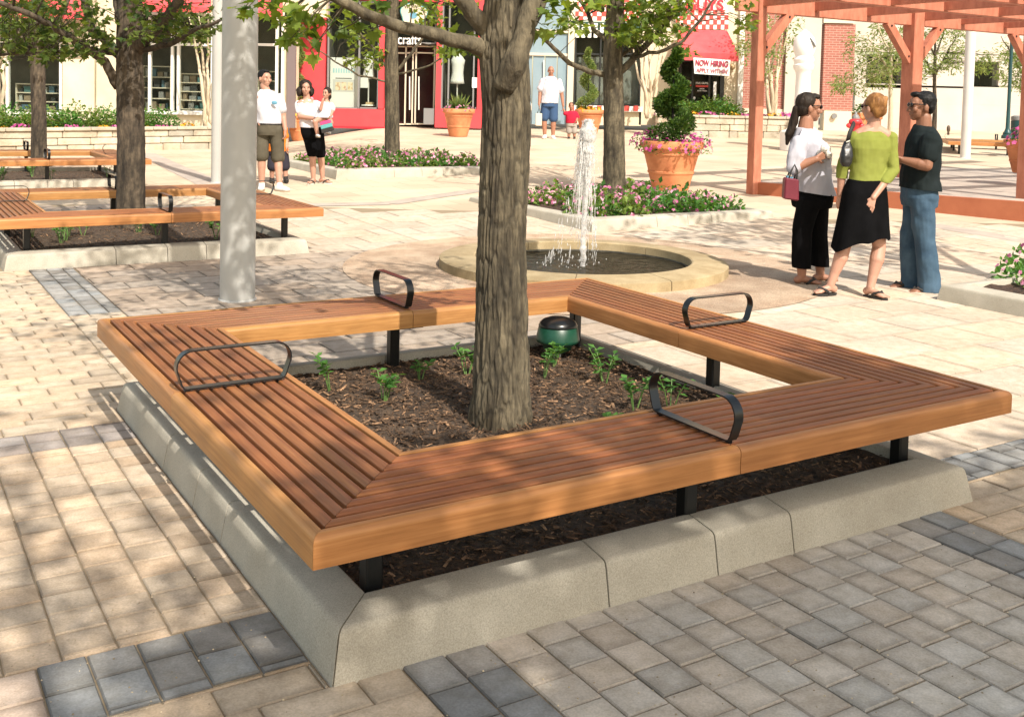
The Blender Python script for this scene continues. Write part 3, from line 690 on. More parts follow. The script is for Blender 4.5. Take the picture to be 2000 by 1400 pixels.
# --- shade trees of the same avenue beside and behind the camera
for (x, y, cz, rx, ry, rz, n, per, sd, lb) in ((4.05, -2.3, 6.6, 2.75, 1.5, 1.0, 1500, 11, 61, 'big shade maple behind the viewer, over the grey cobbles'), (1.15, -2.7, 7.2, 1.9, 1.6, 1.2, 135, 7, 62, 'thin leaved shade maple behind the viewer, over the tan paving'), (5.7, 8.1, 5.4, 2.0, 1.5, 1.4, 150, 8, 63, 'maple in the flower bed beyond the right edge of the picture')):
    c = ell_clusters((x, y, cz), (rx, ry, rz), n, sd, .30, per)
    if sd == 61: c = [(x+(q[0]-x)*cos(YAW)-(q[1]-y)*sin(YAW), y+(q[0]-x)*sin(YAW)+(q[1]-y)*cos(YAW))+q[2:] for q in c]
    make_tree('maple_tree', lb, [(x, y, 0), (x, y, 1.2), (x, y, 2.6), (x, y, cz), (x, y, cz+rz*.8)], [.16, .13, .12, .07, .02],
              [([(x, y, 2.5), (x+rx*.5, y+.4, cz-1.2), (x+rx*.8, y+.6, cz)], [.06, .04, .015]), ([(x, y, 2.6), (x-rx*.5, y-.3, cz-1.2), (x-rx*.8, y-.6, cz)], [.06, .04, .015]), ([(x, y, 2.8), (x, y+ry*.6, cz-1), (x, y+ry*.8, cz+.3)], [.05, .03, .012])],
              c, MT['bark'], MT['leaf_maple'], sd, .15, 9, kind='oval', nk=20, nz=24, twigs=False)
# --- multi-stemmed crape myrtles by the shops
def myrtle(label, px, base_y, Y, top_y, spread_px, nst, seed, leaf_boxes, zb):
    r = random.Random(seed); b = at(px, base_y, Y); b.z = zb
    root_tp = [(b.x, b.y, zb), (b.x, b.y, zb+.12), (b.x, b.y, zb+.2)]
    limbs = []
    for i in range(nst):
        f = (i/(nst-1)-.5)*2; tx = px+f*spread_px; ym = (base_y+top_y)/2
        limbs.append(([(b.x+f*.08, b.y+r.uniform(-.1, .1), zb), at(px+f*spread_px*.28+r.uniform(-4, 4), base_y*.7+top_y*.3, Y+r.uniform(-.2, .2)), at(px+f*spread_px*.6+r.uniform(-6, 6), ym, Y+r.uniform(-.3, .3)), at(tx, top_y, Y+r.uniform(-.4, .4))], [.055, .045, .036, .015]))
    return make_tree('crape_myrtle', label, root_tp, [.09, .08, .05], limbs, px_clusters(scatter(leaf_boxes, Y, .28, 12, seed)), MT['bark_pale'], MT['leaf_pale'], seed, .11, 8, kind='oval', nk=14, nz=6, amp=.002, twigs=True, cat='tree')
# ------------------------------------------------------------------ fountain
MT['stone'] = mat('fountain_stone', (.30, .225, .12), (.42, .33, .195), 4, .85, .4, 60, speck=(90, .88, 1.1), big=(1.2, .86, 1.08), dist=.004)
MT['dark_tile'] = mat('fountain_basin_dark', (.02, .02, .018), (.12, .11, .085), 9, .7, .5, 40)
def watermat():
    m = bpy.data.materials.new('fountain_water'); m.use_nodes = True; nt = m.node_tree; N = nt.nodes; L = nt.links
    b = N['Principled BSDF']; b.inputs['Base Color'].default_value = (.028, .024, .016, 1); b.inputs['Roughness'].default_value = .5; b.inputs['Specular IOR Level'].default_value = 0
    gl = N.new('ShaderNodeBsdfGlossy'); gl.inputs['Roughness'].default_value = .06; mxs = N.new('ShaderNodeMixShader'); mxs.inputs[0].default_value = .13; L.new(b.outputs[0], mxs.inputs[1]); L.new(gl.outputs[0], mxs.inputs[2]); L.new(mxs.outputs[0], N['Material Output'].inputs['Surface'])
    nz = N.new('ShaderNodeTexNoise'); nz.inputs['Scale'].default_value = 9; nz.inputs['Detail'].default_value = 4; g = N.new('ShaderNodeNewGeometry'); L.new(g.outputs['Position'], nz.inputs['Vector'])
    bp = N.new('ShaderNodeBump'); bp.inputs['Strength'].default_value = .8; bp.inputs['Distance'].default_value = .03; L.new(nz.outputs['Fac'], bp.inputs['Height']); L.new(bp.outputs[0], b.inputs['Normal']); L.new(bp.outputs[0], gl.inputs['Normal'])
    return m
def spraymat():
    m = bpy.data.materials.new('water_spray'); m.use_nodes = True; nt = m.node_tree; N = nt.nodes; L = nt.links
    b = N['Principled BSDF']; b.inputs['Base Color'].default_value = (.93, .92, .90, 1); b.inputs['Roughness'].default_value = .25
    t = N.new('ShaderNodeBsdfTransparent'); tl = N.new('ShaderNodeBsdfTranslucent'); tl.inputs[0].default_value = (.9, .9, .9, 1)
    m1 = N.new('ShaderNodeMixShader'); m1.inputs[0].default_value = .5; L.new(b.outputs[0], m1.inputs[1]); L.new(tl.outputs[0], m1.inputs[2])
    m2 = N.new('ShaderNodeMixShader'); nz = N.new('ShaderNodeTexNoise'); nz.inputs['Scale'].default_value = 24; nz.inputs['Detail'].default_value = 4
    tc = N.new('ShaderNodeTexCoord'); L.new(tc.outputs['Object'], nz.inputs['Vector'])
    rp = N.new('ShaderNodeMapRange'); rp.inputs[1].default_value = .36; rp.inputs[2].default_value = .62; rp.inputs[3].default_value = .12; rp.inputs[4].default_value = .85; L.new(nz.outputs['Fac'], rp.inputs[0])
    L.new(rp.outputs[0], m2.inputs[0]); L.new(t.outputs[0], m2.inputs[1]); L.new(m1.outputs[0], m2.inputs[2]); L.new(m2.outputs[0], N['Material Output'].inputs['Surface'])
    return m
fg = G(FY)
fo = empty('fountain', (FX, FY, fg)); tag(fo, 'low round stone fountain with a white water jet behind the nearest bench', 'fountain')
nseg = 10; prof = [(1.03, -.02), (1.03, .104), (1.045, .112), (1.345, .098), (1.37, .088), (1.375, -.05)]
for k in range(nseg):
    mb = MB(); t0 = 2*pi*k/nseg+.003+.2; t1 = 2*pi*(k+1)/nseg-.003+.2; m = 9; vs = []
    for i in range(m+1):
        t = t0+(t1-t0)*i/m
        for (r, z) in prof: vs.append((r*cos(t), r*sin(t), z))
    n = len(prof); mb.add(vs, [(i*n+j, i*n+j+1, (i+1)*n+j+1, (i+1)*n+j)[::-1] for i in range(m) for j in range(n-1)]+[tuple(range(n))[::-1], tuple(m*n+j for j in range(n))])
    smooth_angle(mb.build('rim_stone', MT['stone'], fo), 30)
mb = MB(); mb.lathe([(0, .004), (1.028, .004), (1.029, .03)], 64); mb.build('basin', MT['dark_tile'], fo)
mb = MB(); n = 64; vs = [(0, 0, .016)]; fs = []
for r in (.1, .25, .45, .7, 1.032):
    for k in range(n): vs.append((r*cos(2*pi*k/n), r*sin(2*pi*k/n), +.016+.006*sin(r*34)*max(0, 1-r)))
for k in range(n): fs.append((0, 1+k, 1+(k+1) % n))
for i in range(4):
    for k in range(n): fs.append((1+i*n+k, 1+(i+1)*n+k, 1+(i+1)*n+(k+1) % n, 1+i*n+(k+1) % n))
mb.add(vs, fs); mb.build('water', watermat(), fo, smooth=True)
jr = random.Random(5); jt = MB()
def blob(p, r, st=1.0):
    T = Matrix.Diagonal((1, 1, st, 1)).to_3x3()
    jt.ell(p, (r, r, r), 6, 4, 0, None, T)
pts = []; rad = []
JH = 1.42
for i in range(60):
    z = -.02+(JH)*i/59; f = i/59
    r = .028+.010*sin(i*1.7)*.4+(.0 if f < .60 else (f-.60)*.17)
    if f > .94: r *= (1-f)/.06*.75+.25
    pts.append((.02*f+.012*mnoise.noise(Vector((z*5, 0, 3))), .01*mnoise.noise(Vector((z*5, 4, 3))), z)); rad.append(r*(1+.35*mnoise.noise(Vector((z*14, 1, 8)))))
jt.tube(pts, rad, 12)
for _ in range(430):   # falling streaks
    ang = jr.uniform(0, 2*pi); v0 = jr.uniform(.02, .36)*jr.random()**.5; h0 = JH-jr.random()**2*.34; t0 = jr.uniform(.0, .30)*jr.random(); t1 = t0+jr.uniform(.05, .20)*(1 if jr.random() < .8 else 2); pl = []; rl_ = []
    if t1 > .33 and jr.random() < .55: continue
    rr0 = jr.uniform(.0025, .0065)*(1.9 if t1 < .22 else 1)
    for k in range(9):
        t = t0+(t1-t0)*k/8; z = h0-4.9*t*t
        if z < -.03: break
        q = .01+v0*t*1.1; pl.append((q*cos(ang)+.018-.10*t+.004*sin(40*t+ang), q*sin(ang), z)); rl_.append(rr0*(.25+sin(pi*min(k+.4, 8)/8.4))*jr.uniform(.6, 1.3))
    if len(pl) > 2: jt.tube(pl, rl_, 5)
for _ in range(1900):  # fine drops
    ang = jr.uniform(0, 2*pi); v0 = jr.uniform(.02, .46); tt = jr.random()**1.5*.55; z = JH-jr.random()**2*.30-4.9*tt*tt
    if z < -.03 or (z < .75 and jr.random() < .6): continue
    q = v0*tt+jr.uniform(0, .05); blob((q*cos(ang)+.02-.10*tt, q*sin(ang), z), jr.uniform(.0016, .0042), 1.3+tt*5)
for (dx, z0, z1, nn) in ((-.20, .62, .02, 26), (-.28, .42, .0, 20), (.10, .75, .02, 26), (.13, .40, .0, 16), (-.13, .5, .0, 22), (-.34, .14, -.02, 12)):
    for _ in range(nn):
        f = jr.random(); x = dx*(.75+.35*f)+jr.gauss(0, .016); y = jr.gauss(0, .05); z = z0+(z1-z0)*f; l = jr.uniform(.02, .09); jt.tube([(x, y, z+l), (x-.004, y, z+l*.4), (x-.008, y, z)], [.001, jr.uniform(.002, .0055), .001], 5)
for _ in range(120):
    a = jr.uniform(0, 2*pi); r = jr.uniform(.02, .36); blob((r*cos(a)-.10, r*sin(a), -.04+abs(jr.gauss(0, .04))), jr.uniform(.002, .006), 1.6)
jo = jt.build('water_jet', spraymat(), fo, smooth=True)
# ------------------------------------------------------------------ uplight, pipe, seedlings in the nearest bed
MT['green'] = mat('green_paint', (.005, .046, .026), (.008, .066, .038), 6, .38, .05, 30)
MT['pvc'] = mat('grey_plastic', (.55, .54, .48), None, rough=.5)
ul = empty('garden_uplight', W(2.39, 2.42, .10)); tag(ul, 'green dome shaped uplight on a short post, under the far bench corner', 'uplight')
mb = MB(); mb.lathe([(0, .19), (.084, .195), (.090, .222), (.098, .222), (.108, .196), (.1135, .190), (.126, .128), (.127, .116), (.120, .106), (.088, .092), (.080, .066), (.055, .05), (.05, .045), (0, .045)], 40)
smooth_angle(mb.build('lamp_housing', MT['green'], ul, clean=True), 40)
mb = MB(); mb.lathe([(0, .252), (.05, .248), (.085, .236), (.103, .222), (.1135, .202), (.112, .198), (0, .197)], 36); mb.build('lens_shield', MT['black'], ul, smooth=True)
mb = MB(); mb.lathe([(0, .06), (.022, .06), (.022, -.06), (0, -.06)], 12); mb.build('stake', MT['pvc'], ul)
mb = MB(); mb.lathe([(.0, .14), (.024, .14), (.026, .135), (.026, -.02), (0, -.02)], 20); pp = mb.build('drain_pipe', MT['pvc']); pp.location = W(2.42, .52, .10); tag(pp, 'short grey pipe stub poking from the mulch under the bench', 'pipe')
MT['stem'] = mat('green_stem', (.10, .20, .05), (.16, .26, .07), 20, .6)
def seedling(seed, h, label):
    r = random.Random(seed); root = empty('seedling', (0, 0, 0)); tag(root, label, 'plant', 'young plants in the mulch')
    st = MB(); lf = MB()
    for s_ in range(r.randint(3, 5)):
        a = r.uniform(0, 2*pi); ln = h*r.uniform(.7, 1.1); tip = Vector((cos(a)*ln*.45, sin(a)*ln*.45, ln)); mid = tip*.5+Vector((0, 0, ln*.12))
        st.tube([(0, 0, -.03), mid, tip], [.004, .003, .002], 5)
        for k in range(9):
            f = .35+.65*k/8; p = (mid*(1-f)*2*0 + (mid.lerp(tip, (f-.35)/.65))); b = a+k*2.4
            d = Vector((cos(b), sin(b), r.uniform(-.1, .7)))
            leaf_simple(lf, p, d, Vector((0, 0, 1))+rdir(r)*.4, r.uniform(.028, .054), r.uniform(.1, 1), .34)
    st.build('stem', MT['stem'], root); lf.build('foliage', MT['leaf_plant'], root); return root
sp0 = [(.96, 2.32, .17, 'upright young plant near the left arm loop'), (1.1, 2.0, .15, 'low young plant in front of two others, left of the trunk'), (1.44, 2.29, .13, 'young plant midway between the left arm loop and the trunk'), (1.71, 2.27, .17, 'young plant just left of the maple trunk'),
       (2.03, 2.02, .19, 'tallest leafy young plant just right of the maple trunk'), (2.27, 1.80, .18, 'young plant with long pale stems in front of the green uplight'), (2.12, 1.36, .20, 'young plant left of the near right arm loop'), (2.24, 1.24, .20, 'young plant seen through the near right arm loop'), (2.47, 1.14, .12, 'small young plant by the inner right kerb'), (1.02, 1.05, .06, 'tiny seedling by the inner front edge of the bench'), (2.25, 2.25, .14, 'young plant close beside the green uplight'), (1.9, 1.25, .05, 'tiny seedling right of the trunk foot')]
for i, (a, b, h, lb) in enumerate(sp0):
    q = seedling(100+i, h, lb); q.location = W(a, b, .115)
rg = random.Random(77)
for (s_, nm, cnt) in ((7.4, 'second', 9), (14.6, 'smallest', 8)):
    lbs = 'young plant in the mulch of the %s bench bed' % nm
    for i in range(cnt):
        q = seedling(200+i+int(s_), .2, lbs); p = W(.35+2.1*rg.random(), s_+.3+1.2*rg.random()); q.location = (p.x, p.y, GB(s_)+.1)
        q['group'] = 'young plants in the %s bench bed' % nm
# ------------------------------------------------------------------ flower beds
MT['pink'] = leafmat('pink_petal', (.45, .10, .24), (.85, .45, .58), .3)
MT['magenta'] = leafmat('magenta_petal', (.42, .04, .22), (.72, .22, .45), .3)
MT['yellow'] = leafmat('yellow_petal', (.70, .30, .02), (.85, .55, .06), .3)
MT['white_petal'] = leafmat('white_petal', (.7, .62, .6), (.85, .8, .76), .3)
def flower_bush(name, label, group, seed, R, H, nl, nf, petal, leafm='leaf_dark', ls=.06, fs=.028, cat='flowers'):
    r = random.Random(seed); root = empty(name, (0, 0, 0)); tag(root, label, cat, group)
    lf = MB(); fl = MB()
    for _ in range(nl):
        v = rdir(r); v.z = abs(v.z); q = r.random()**.35; p = Vector((v.x*R*q, v.y*R*q, v.z*H*q*r.uniform(.75, 1.1)))
        leaf_simple(lf, p, (Vector((v.x, v.y, .3))+rdir(r)*.7), Vector((0, 0, 1))+rdir(r)*.7, ls*r.uniform(.6, 1.3), r.random(), .34)
    for _ in range(nf):
        v = rdir(r); v.z = abs(v.z)*.9+.1; p = Vector((v.x*R*1.02, v.y*R*1.02, v.z*H*r.uniform(.9, 1.12))); n = (v+rdir(r)*.5).normalized(); x = n.orthogonal().normalized(); y = n.cross(x)
        t = r.random(); s_ = fs*r.uniform(.7, 1.25)
        for k in range(5):
            a = 2*pi*k/5+r.random()*.3; d = x*cos(a)+y*sin(a); leaf_simple(fl, p, d, n, s_, min(1, max(0, t+r.uniform(-.2, .2))), .42)
    lf.build('foliage', MT[leafm], root)
    if nf: fl.build('blossoms', MT[petal], root)
    return root
def bed(a0, b0, size, zz, lk, lsoil):
    k = make_kerb(size, size); k.location = W(a0, b0, zz); k.rotation_euler = (0, 0, YAW); tag(k, lk, 'kerb', 'concrete kerbs of the flower beds')
    mb = MB(); n = 30; vs = []
    for i in range(n+1):
        for j in range(n+1):
            p = W(a0+.15+(size-.3)*i/n, b0+.15+(size-.3)*j/n); vs.append((p.x, p.y, zz+.12+.05*mnoise.noise(Vector((p.x*6, p.y*6, 2)))))
    mb.add(vs, [(i*(n+1)+j, (i+1)*(n+1)+j, (i+1)*(n+1)+j+1, i*(n+1)+j+1) for i in range(n) for j in range(n)])
    tag(mb.build('soil', MT['soil'], smooth=True), kind='stuff')
def G2(p): return G(p.y, p.x)
z_r = G2(W(7.2, 8.3))-.03; z_m = G2(W(6.8, 14.8))-.03
bed(6.36, 7.57, 3.05, z_r, 'pale kerb of the flower bed behind the fountain', ''); bed(5.62, 13.75, 3.2, z_m, 'pale kerb of the flower bed right of the couple', ''); bed(6.62, .02, 3.0, -.01, 'bright kerb corner of the flower bed cut by the right edge of the picture', '')
protos = [flower_bush('impatiens_plant', 'x', 'x', 300+i, .23, .24, 130, (34, 18, 28, 14)[i], 'pink', 'leaf_plant' if i % 2 else 'leaf_hedge', .075, .026) for i in range(4)]
rf = random.Random(8); used = set()
def strew(a0, b0, size, zz, n, lab, grp, cond=None):
    done = []; tries = 0
    while len(done) < n and tries < 6000:
        tries += 1
        a = rf.uniform(.28, size-.28); b = rf.uniform(.28, size-.28)
        if cond and not cond(a, b): continue
        if any((a-x)**2+(b-y)**2 < .27**2 for x, y in done): continue
        done.append((a, b)); i = rf.randrange(4)
        if i not in used: o = protos[i]; used.add(i)
        else: o = copy_tree(protos[i])
        p = W(a0+a, b0+b, zz+.10); o.location = p; o.rotation_euler = (0, 0, rf.uniform(0, 6)); s_ = rf.uniform(.75, 1.2); o.scale = (s_, s_, s_*rf.uniform(.9, 1.15)); o['label'] = lab; o['group'] = grp
strew(6.36, 7.57, 3.05, z_r, 36, 'pink flowering bush in the bed behind the fountain', 'pink flowers in the bed behind the fountain', lambda a, b: (a-1.5)**2+(b-1.5)**2 > .15 and not (a > 1.2 and a < 1.9 and b < .75))
strew(5.62, 13.75, 3.2, z_m, 44, 'pink flowering bush in the bed right of the couple', 'pink flowers in the bed right of the couple')
strew(6.62, .02, 3.0, -.01, 9, 'pink flowering bush in the bed at the right edge', 'pink flowers in the bed at the right edge', lambda a, b: b < 2.6)
# ------------------------------------------------------------------ terracotta pots
MT['terra'] = mat('terracotta', (.50, .17, .07), (.66, .27, .12), 3, .8, .2, 50, big=(2.5, .88, 1.1))
def pot(label, p, R, h, group='terracotta pots of the plaza'):
    root = empty('plant_pot', p); tag(root, label, 'pot', group)
    mb = MB(); r0 = R*.57
    pr = [(0, .01), (r0*.96, 0), (r0, .015), (R*.70, h*.34), (R*.725, h*.345), (R*.735, h*.385), (R*.715, h*.395), (R*.845, h*.72), (R*.875, h*.725), (R*.88, h*.765), (R*.865, h*.775), (R*.90, h*.84), (R*.985, h*.85), (R, h*.87), (R*1.0, h*.985), (R*.985, h), (R*.90, h), (R*.885, h*.98), (R*.87, h*.86), (0, h*.86)]
    mb.lathe(pr, 48); smooth_angle(mb.build('pot_body', MT['terra'], root, clean=True), 35)
    mb = MB(); mb.lathe([(0, h*.93), (R*.88, h*.91)], 24); mb.build('potting_soil', MT['soil'], root)
    return root
def topiary(label, p, h, r0, turns, seed, leafm='leaf_topiary', n=5200, ls=.05, w_=.42):
    "a spiral-clipped conifer"
    r = random.Random(seed); root = empty('spiral_topiary', p); tag(root, label, 'topiary', 'spiral topiaries in pots')
    mb = MB(); mb.tube([(0, 0, 0), (0, 0, h*.95)], [.022, .01], 7); mb.build('stem', MT['bark_dark'], root)
    lf = MB()
    for _ in range(n):
        f = r.random()**.9; ang = turns*2*pi*f+seed; taper = 1-f*.78; rad = r0*taper; cr_ = r0*w_*1.2*(taper**.8)
        c = Vector((cos(ang)*rad*.55, sin(ang)*rad*.55, h*(.06+.9*f)))
        v = rdir(r)*cr_*r.random()**.3; v.z *= .8
        q = c+v; out = (v.normalized()+Vector((cos(ang), sin(ang), .3))*.4+rdir(r)*.5)
        leaf_simple(lf, q, out, rdir(r), ls*r.uniform(.6, 1.2), r.random(), .3)
    lf.build('foliage', MT[leafm], root); return root
bp_ = gp(1309, 371); bp_.z = G2(bp_); bigp = pot('large terracotta pot with pink flowers and a spiral topiary, in the flower bed', (bp_.x, bp_.y, bp_.z), .515, .80)
topiary('tall dark spiral topiary in the large pot with pink flowers', (bp_.x, bp_.y, bp_.z+.74), 1.6, .41, 2.6, 3, n=8200, ls=.06)
for k in range(9):
    a = 2*pi*k/9+.2; o = flower_bush('petunia_plant', 'bright pink petunia spilling over the rim of the large pot', 'petunias in the large pot', 400+k, .26, .24, 90, 34, 'magenta', 'leaf_plant', .05, .034)
    o.location = (bp_.x+cos(a)*.42, bp_.y+sin(a)*.42, bp_.z+.70-(.10 if sin(a) < 0 else 0))
q = gp(895, 267); pot('terracotta pot with a spiky plant in front of the red shop', (q.x, q.y, G2(q)), .43, .74)
o = flower_bush('pot_flowers', 'low pink flowers round the rim of the pot at the red shop', 'flowers in the distant pots', 431, .42, .16, 220, 40, 'pink', 'leaf_plant', .06, .04); o.location = (q.x, q.y, G2(q)+.68)
root = empty('spiky_plant', (q.x, q.y, G2(q)+.68)); tag(root, 'spiky grassy plant in the middle of the pot at the red shop', 'plant'); mb = MB(); r = random.Random(4)
for _ in range(60):
    d = rdir(r); d.z = abs(d.z)+.6; leaf_simple(mb, Vector((0, 0, 0)), d, rdir(r), r.uniform(.3, .55), r.random(), .03)
mb.build('blades', MT['leaf_pale'], root)
q = gp(588, 275); pot('terracotta pot half hidden behind the woman carrying a child', (q.x, q.y, G2(q)), .46, .78)
for k in range(4):
    o = flower_bush('pot_flowers', 'tall pale pink flowers in the pot between the couple', 'flowers in the pot between the couple', 440+k, .24, .85, 200, 50, 'pink', 'leaf_plant', .08, .045); o.location = (q.x-.42+.18*k, q.y-.05+.1*(k % 2), G2(q)+.62)
o = flower_bush('pot_flowers', 'orange flowers at the rim of the pot between the couple', 'flowers in the pot between the couple', 447, .36, .12, 40, 50, 'yellow', 'leaf_plant', .06, .05); o.location = (q.x-.1, q.y-.15, G2(q)+.72); o['group'] = None; del o['group']
topiary('pale green spiral topiary above the woman carrying a child', (q.x-.1, q.y, G2(q)+.7), 2.3, .36, 2.4, 1, 'leaf_pale', 3500, .07)
q = gp(1150, 262); pot('terracotta pot half hidden behind the fountain jet', (q.x, q.y, G2(q)), .42, .70)
topiary('pale spiral topiary seen behind the top of the fountain jet', (q.x-.05, q.y, G2(q)+.6), 1.9, .34, 2.4, 2, 'leaf_pale', 3500, .07)
o = flower_bush('pot_flowers', 'orange flowers in the pot behind the fountain jet', None, 450, .40, .16, 60, 60, 'yellow', 'leaf_plant', .06, .05); o.location = (q.x, q.y, G2(q)+.64)
q = at(2003, 338, 17.5); q.z = at(2003, 338, 17.5).z; pot('terracotta pot at the right edge under pink flowers', (q.x, q.y, q.z), .36, .55)
for k in range(3):
    o = flower_bush('pot_flowers', 'pink flowers in the pot at the right edge', 'pink flowers in the pot at the right edge', 460+k, .22, .34, 110, 40, 'magenta', 'leaf_plant', .05, .04); o.location = (q.x-.16+.14*k, q.y-.1, q.z+.45)
# ------------------------------------------------------------------ pillars and poles
MT['pillar'] = mat('grey_painted_steel', (.40, .395, .375), (.45, .445, .425), .8, .40, .02, 40)
MT['whitepole'] = mat('white_painted_steel', (.56, .55, .52), (.62, .61, .58), 2, .4)
def pole(name, label, cat, p, r, h, m, cap=False):
    root = empty(name, p); tag(root, label, cat)
    mb = MB(); mb.lathe([(r, -.03), (r, h*.5), (r*.995, h), (r*.9, h+.05), (0, h+.06)], 40); mb.build('shaft', m, root, smooth=True)
    mb = MB(); mb.lathe([(r+.012, -.02), (r+.012, .012), (r+.001, .016)], 40); mb.build('base_collar', m, root, smooth=True)
    return root
q = gp(471, 588); pole('pillar', 'thick pale grey round pillar standing behind the nearest bench', 'pillar', (q.x-.042, q.y+.05, 0), .133, 6.2, MT['pillar'])
q = gp(423, 357); pole('pillar', 'slimmer pale round pillar just left of the thick grey one', 'pillar', (q.x, q.y, G2(q)), .085*q.y/16.3, 6.2, MT['pillar'])
q = gp(1885, 309); pole('flag_pole', 'white round pole behind the pergola, right of the man in black', 'pole', (q.x, q.y, G2(q)), .115, 7.0, MT['whitepole'])
# ------------------------------------------------------------------ pergola on its low platform
MT['rust'] = mat('terracotta_painted_wood', (.39, .135, .08), (.52, .20, .125), 3.5, .6, .15, 50, stretch=(3, 3, 1))
MT['rust_wall'] = mat('rust_painted_edge', (.34, .10, .045), (.40, .13, .06), 3, .75, .2, 60)
pa = gp(1471, 379); pa.z = G2(pa)
PZ = pa.z
def PW(u, v, z=0): return pa+E1*u-E2*v+Vector((0, 0, z))       # u to the back right, v to the front right
pt = empty('raised_platform', pa, radians(52)); tag(pt, 'low paved platform with a rust coloured front edge behind the three standing people', 'platform')
PL = .19
mb = MB(); T = Matrix.Translation(-pa); Rm = Matrix.Rotation(-YAW, 4, 'Z')
mb.box(-.02, .10, -9, .02, -.35, PL); mb.build('platform_edge', MT['rust_wall'], pt)
mb = MB(); mb.box(.101, 14, -9, .02, -.35, PL-.004); mb.build('platform_top', MT['band'], pt)
pg = empty('pergola', pa, YAW); tag(pg, 'terracotta red timber pergola over the platform at the upper right', 'pergola')
def post(u, v, wd, z0=-.05):
    mb = MB(); mb.bbox(u-wd/2, u+wd/2, -v-wd/2, -v+wd/2, z0, 3.35, .012); return mb.build('post', MT['rust'], pg)
ZB = at(1540, 25, 16.6).z-PZ      # underside of the main beam
# position of the second post along the beam direction
def u_for(px, v=0):
    best = min((abs((1000+FPX*0)-0), 0) for _ in (0,))
    lo = None
    for k in range(0, 1400):
        u = k*.01; p = PW(u, v, 1.5); d = p-Vector((0, 0, CAMH)); x = d.dot(R_)/d.dot(fwd)*FPX+1000
        if x >= px: return u
    return 13
u2 = u_for(1778)
post(0, 0, .17); post(u2, 0, .26, .1); post(u_for(2012), 0, .26, .1); post(u2*.52, 3.4, .2, .1)
def beam(u0, u1, v, z0, z1, t): mb = MB(); mb.bbox(u0, u1, -v-t/2, -v+t/2, z0, z1, .01); return mb.build('beam', MT['rust'], pg)
beam(-.5, 9.5, .0, ZB, ZB+.40, .10)
def brace(u, v, sgn):
    mb = MB(); a = Vector((u, -v, ZB-.62)); b = Vector((u+sgn*.62, -v, ZB+.03)); d = (b-a).normalized(); nn = Vector((-d.z, 0, d.x))*.07; y = Vector((0, .06, 0))
    mb.add([a+nn+y, a-nn+y, b-nn+y, b+nn+y, a+nn-y, a-nn-y, b-nn-y, b+nn-y], [(0, 1, 2, 3), (7, 6, 5, 4), (0, 4, 5, 1), (1, 5, 6, 2), (2, 6, 7, 3), (3, 7, 4, 0)]); mb.build('brace', MT['rust'], pg, clean=True)
    mb = MB(); 
    for p in (a.lerp(b, .12), a.lerp(b, .9)): mb.ell(p-Vector((0, .062, 0)), (.022, .012, .022), 8, 5)
    mb.build('bolt', MT['black'], pg)
brace(.05, 0, 1); brace(u2-.1, 0, -1); brace(u2+.1, 0, 1); brace(u_for(2012)-.1, 0, -1)
def rafter(u, z): mb = MB(); mb.bbox(u-.045, u+.045, -.35, 5.2, z, z+.36, .008, T=Matrix.Diagonal((1, -1, 1, 1))); return mb.build('rafter', MT['rust'], pg, clean=True)
k = 0
for px in (1480, 1583, 1685, 1790, 1868, 1950, 2020, 2080): rafter(u_for(px), ZB+.10)
for v in (1.5, 3.0, 4.5): beam(-.5, 9.5, v, ZB+.08, ZB+.40, .10)

for (px, py, sc) in ((1985, 572, .85), (2014, 558, 1.0)):
    o = copy_tree(protos[3]); q = gp(px, py); o.location = (q.x, q.y, .10); o.scale = (sc, sc, sc*1.1); o['label'] = 'pink flowering bush in the bed at the right edge'; o['group'] = 'pink flowers in the bed at the right edge'
# ------------------------------------------------------------------ shops round the plaza
MT['cream'] = mat('cream_stucco', (.66, .565, .40), (.75, .655, .49), 1.5, .85, .15, 30, big=(.4, .93, 1.04))
MT['red'] = mat('red_painted_panel', (.62, .045, .055), (.68, .06, .07), 1.2, .55)
MT['awning'] = mat('red_awning_cloth', (.62, .06, .07), (.70, .09, .10), 2.0, .8, .2, 12)
MT['white_frame'] = mat('white_window_frame', (.80, .78, .72), None, rough=.45)
MT['dark_frame'] = mat('dark_door_frame', (.018, .02, .02), None, rough=.4)
MT['glass'] = glassmat('shop_glass', (.012, .022, .02), .04, .10)
MT['interior'] = mat('shop_interior', (.10, .085, .07), (.16, .14, .11), 1.3, .9)
MT['interior_red'] = mat('red_shop_interior', (.12, .02, .03), (.17, .035, .04), 1.3, .9)
MT['bluegrey'] = mat('blue_grey_panel', (.20, .29, .34), (.24, .33, .38), 1.5, .5)
MT['tan'] = mat('tan_metal', (.66, .58, .45), None, rough=.5)
MT['pale'] = mat('pale_painted_wall', (.50, .455, .40), (.55, .50, .445), 1.2, .85, .1, 20, big=(.35, .94, 1.03))
MT['greypanel'] = mat('grey_service_panel', (.20, .20, .20), None, rough=.5)
MT['paper'] = mat('white_paper', (.85, .84, .80), None, rough=.8)
MT['white_cloth'] = mat('white_cloth', (.80, .79, .76), (.86, .85, .82), 6, .85, .4, 9)
